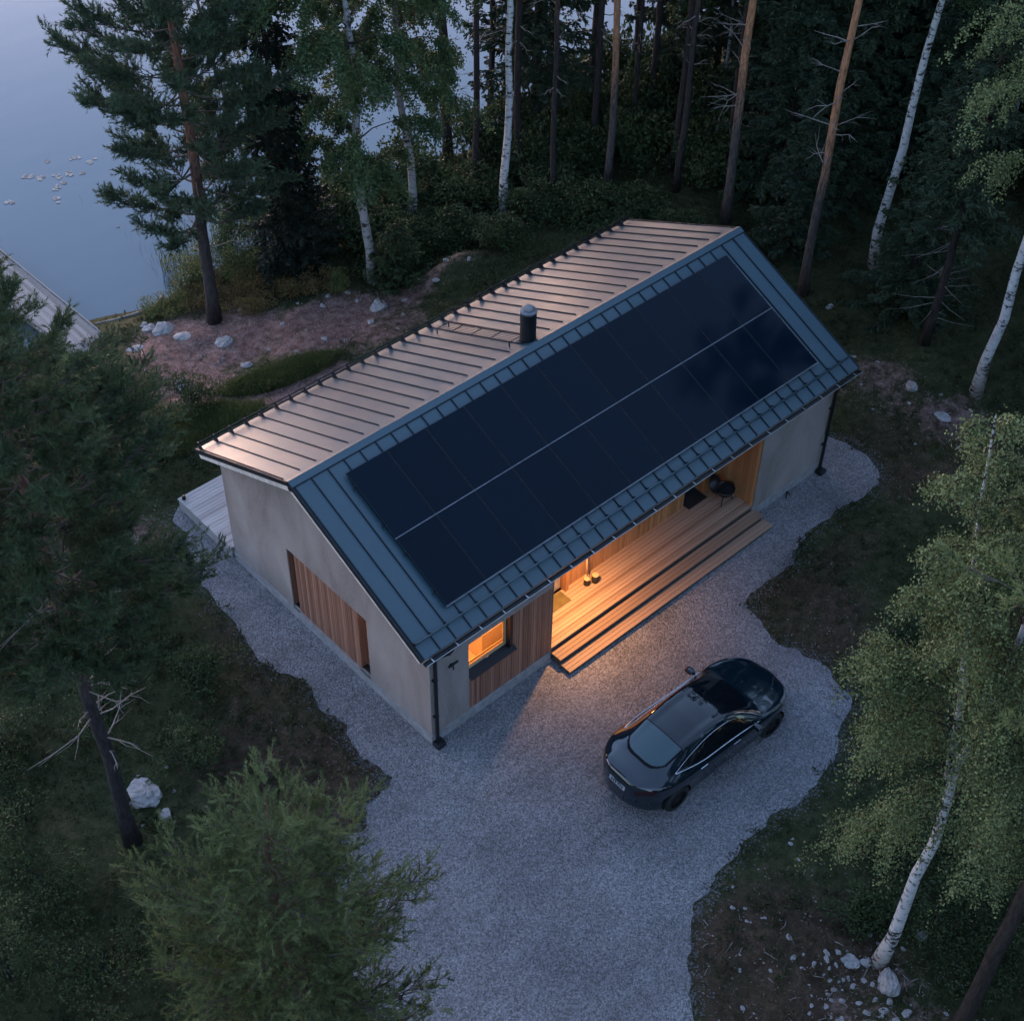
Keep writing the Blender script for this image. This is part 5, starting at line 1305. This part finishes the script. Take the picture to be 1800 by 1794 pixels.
def d_dry(x, y):
    s_ = blob(x, y, BROWN); v = vnoise(x, y, .8, 6)*.6+vnoise(x, y, 2.4, 7)*.4
    return np.clip(.30+.8*s_-.7*blob(x, y, SOIL), 0.03, 1)*np.clip((v-.25)*2.2, 0, 1)
r = np.random.default_rng(91); n = 60000; x = r.uniform(-3, 21, n); y = r.uniform(-13, 19.5, n)
kp = (r.random(n) < blob(x, y, SOIL)*.9+.25*blob(x, y, BROWN)) & ~in_poly(x, y, GP) & ~((x > -.6) & (x < 14.8) & (y > -1) & (y < 10.7)); x, y = x[kp], y[kp]; n = len(x)
lf = Leaves(); lf.kites(np.stack([x, y, height(x, y)+.012], 1), np.stack([r.normal(size=n), r.normal(size=n), r.uniform(-.05, .35, n)], 1), r, r.uniform(.03, .11, n), r.uniform(.01, .035, n), flat=np.array([0, 0, 1.]))
tag(link('soil_litter', lf.mesh('soil_litter'), M['litter']), 'bark flakes, chips and bits of root strewn over the bare soil', kind='stuff')
scatter('heath_cover', 'dark green heath and blueberry cover on the forest floor', 'heath', 62000, d_heath, 1, 6, .15, .045)
scatter('dry_heath', 'brown dry heather and grass along the gravel edges', 'dryheath', 42000, d_dry, 2, 6, .16, .016, 1.0)
scatter('lawn_grass', 'fresh green grass strips on the bare soil behind the house', 'grassleaf', 260000, lambda x, y: grassmask(x, y), 3, 6, .16, .016, 1.6, area=(-1, 8.5, 10.5, 15.5))
scatter('forest_moss', 'fine mossy litter of the forest floor', 'heath', 60000, lambda x, y: .12+.5*vnoise(x, y, 1.2, 10)-.35*blob(x, y, SOIL), 4, 4, .07, .03, .5)
# ------------------------------------------------------------------ sky, light, camera
w = bpy.data.worlds.new('World'); scene.world = w; w.use_nodes = True
nt = w.node_tree; bg = nt.nodes['Background']
sky = nt.nodes.new('ShaderNodeTexSky'); sky.sky_type = 'NISHITA'; sky.sun_disc = False
SUN_EL, SUN_AZ = R(1.5), R(22)          # azimuth measured from +Y towards +X
sky.sun_elevation = SUN_EL; sky.sun_rotation = SUN_AZ; sky.altitude = 100; sky.air_density = 1.0; sky.dust_density = .9; sky.ozone_density = 3.0
hs = nt.nodes.new('ShaderNodeHueSaturation'); hs.inputs['Saturation'].default_value = .78; hs.inputs['Hue'].default_value = .501
nt.links.new(sky.outputs[0], hs.inputs['Color']); 
# afterglow: a soft rosy band low over the lake, where the sun went down
tc = nt.nodes.new('ShaderNodeTexCoord'); sp = nt.nodes.new('ShaderNodeSeparateXYZ'); nt.links.new(tc.outputs['Generated'], sp.inputs[0])
dt = nt.nodes.new('ShaderNodeVectorMath'); dt.operation = 'DOT_PRODUCT'; dt.inputs[1].default_value = (math.sin(R(20)), math.cos(R(20)), 0); nt.links.new(tc.outputs['Generated'], dt.inputs[0])
az = nt.nodes.new('ShaderNodeMapRange'); az.interpolation_type = 'SMOOTHSTEP'; az.inputs[1].default_value = -.1; az.inputs[2].default_value = .95; nt.links.new(dt.outputs['Value'], az.inputs[0])
el = nt.nodes.new('ShaderNodeMapRange'); el.interpolation_type = 'SMOOTHSTEP'; el.inputs[1].default_value = .52; el.inputs[2].default_value = .02; nt.links.new(sp.outputs[2], el.inputs[0])
pr = nt.nodes.new('ShaderNodeMath'); pr.operation = 'MULTIPLY'; nt.links.new(az.outputs[0], pr.inputs[0]); nt.links.new(el.outputs[0], pr.inputs[1])
gl = nt.nodes.new('ShaderNodeVectorMath'); gl.operation = 'SCALE'; gl.inputs[0].default_value = (2.3, 1.42, 1.45); nt.links.new(pr.outputs[0], gl.inputs['Scale'])
ad = nt.nodes.new('ShaderNodeVectorMath'); ad.operation = 'ADD'; nt.links.new(hs.outputs[0], ad.inputs[0]); nt.links.new(gl.outputs[0], ad.inputs[1])
nt.links.new(ad.outputs[0], bg.inputs[0]); bg.inputs[1].default_value = .15
sd = bpy.data.lights.new('sun', 'SUN'); sd.energy = .045; sd.angle = R(30); sd.color = (1., .82, .84)
so = bpy.data.objects.new('sun', sd); COL.objects.link(so)
from mathutils import Vector, Matrix
dirn = Vector((math.sin(SUN_AZ)*math.cos(R(8)), math.cos(SUN_AZ)*math.cos(R(8)), math.sin(R(8))))
so.rotation_euler = dirn.to_track_quat('Z', 'Y').to_euler(); so.location = (0, 60, 40)
cd = bpy.data.cameras.new('camera'); cam = bpy.data.objects.new('camera', cd); COL.objects.link(cam); scene.camera = cam
cd.sensor_width = 36; cd.lens = 36*2586.65/1800; cd.clip_end = 8000; cd.clip_start = .5
fw = Vector((0.48568814, 0.51852486, -0.70373219)); rt = Vector((0.73863399, -0.67397793, 0.0131747)); up = Vector((0.46746856, 0.52619931, 0.71034318))
m = Matrix((rt, up, -fw)).transposed().to_4x4(); m.translation = (-12.77817419, -16.21693431, 28.09215661); cam.matrix_world = m
vs = scene.view_settings; vs.view_transform = 'Standard'; vs.look = 'None'; vs.gamma = 1; vs.exposure = 4.1; vs.use_curve_mapping = False
scene.render.film_transparent = False
cy = scene.cycles; cy.max_bounces = 6; cy.diffuse_bounces = 3; cy.glossy_bounces = 3; cy.transmission_bounces = 4; cy.transparent_max_bounces = 6; cy.sample_clamp_indirect = 4; cy.caustics_reflective = False; cy.caustics_refractive = False
try: cy.use_denoising = True; cy.denoiser = 'OPENIMAGEDENOISE'
except Exception: pass
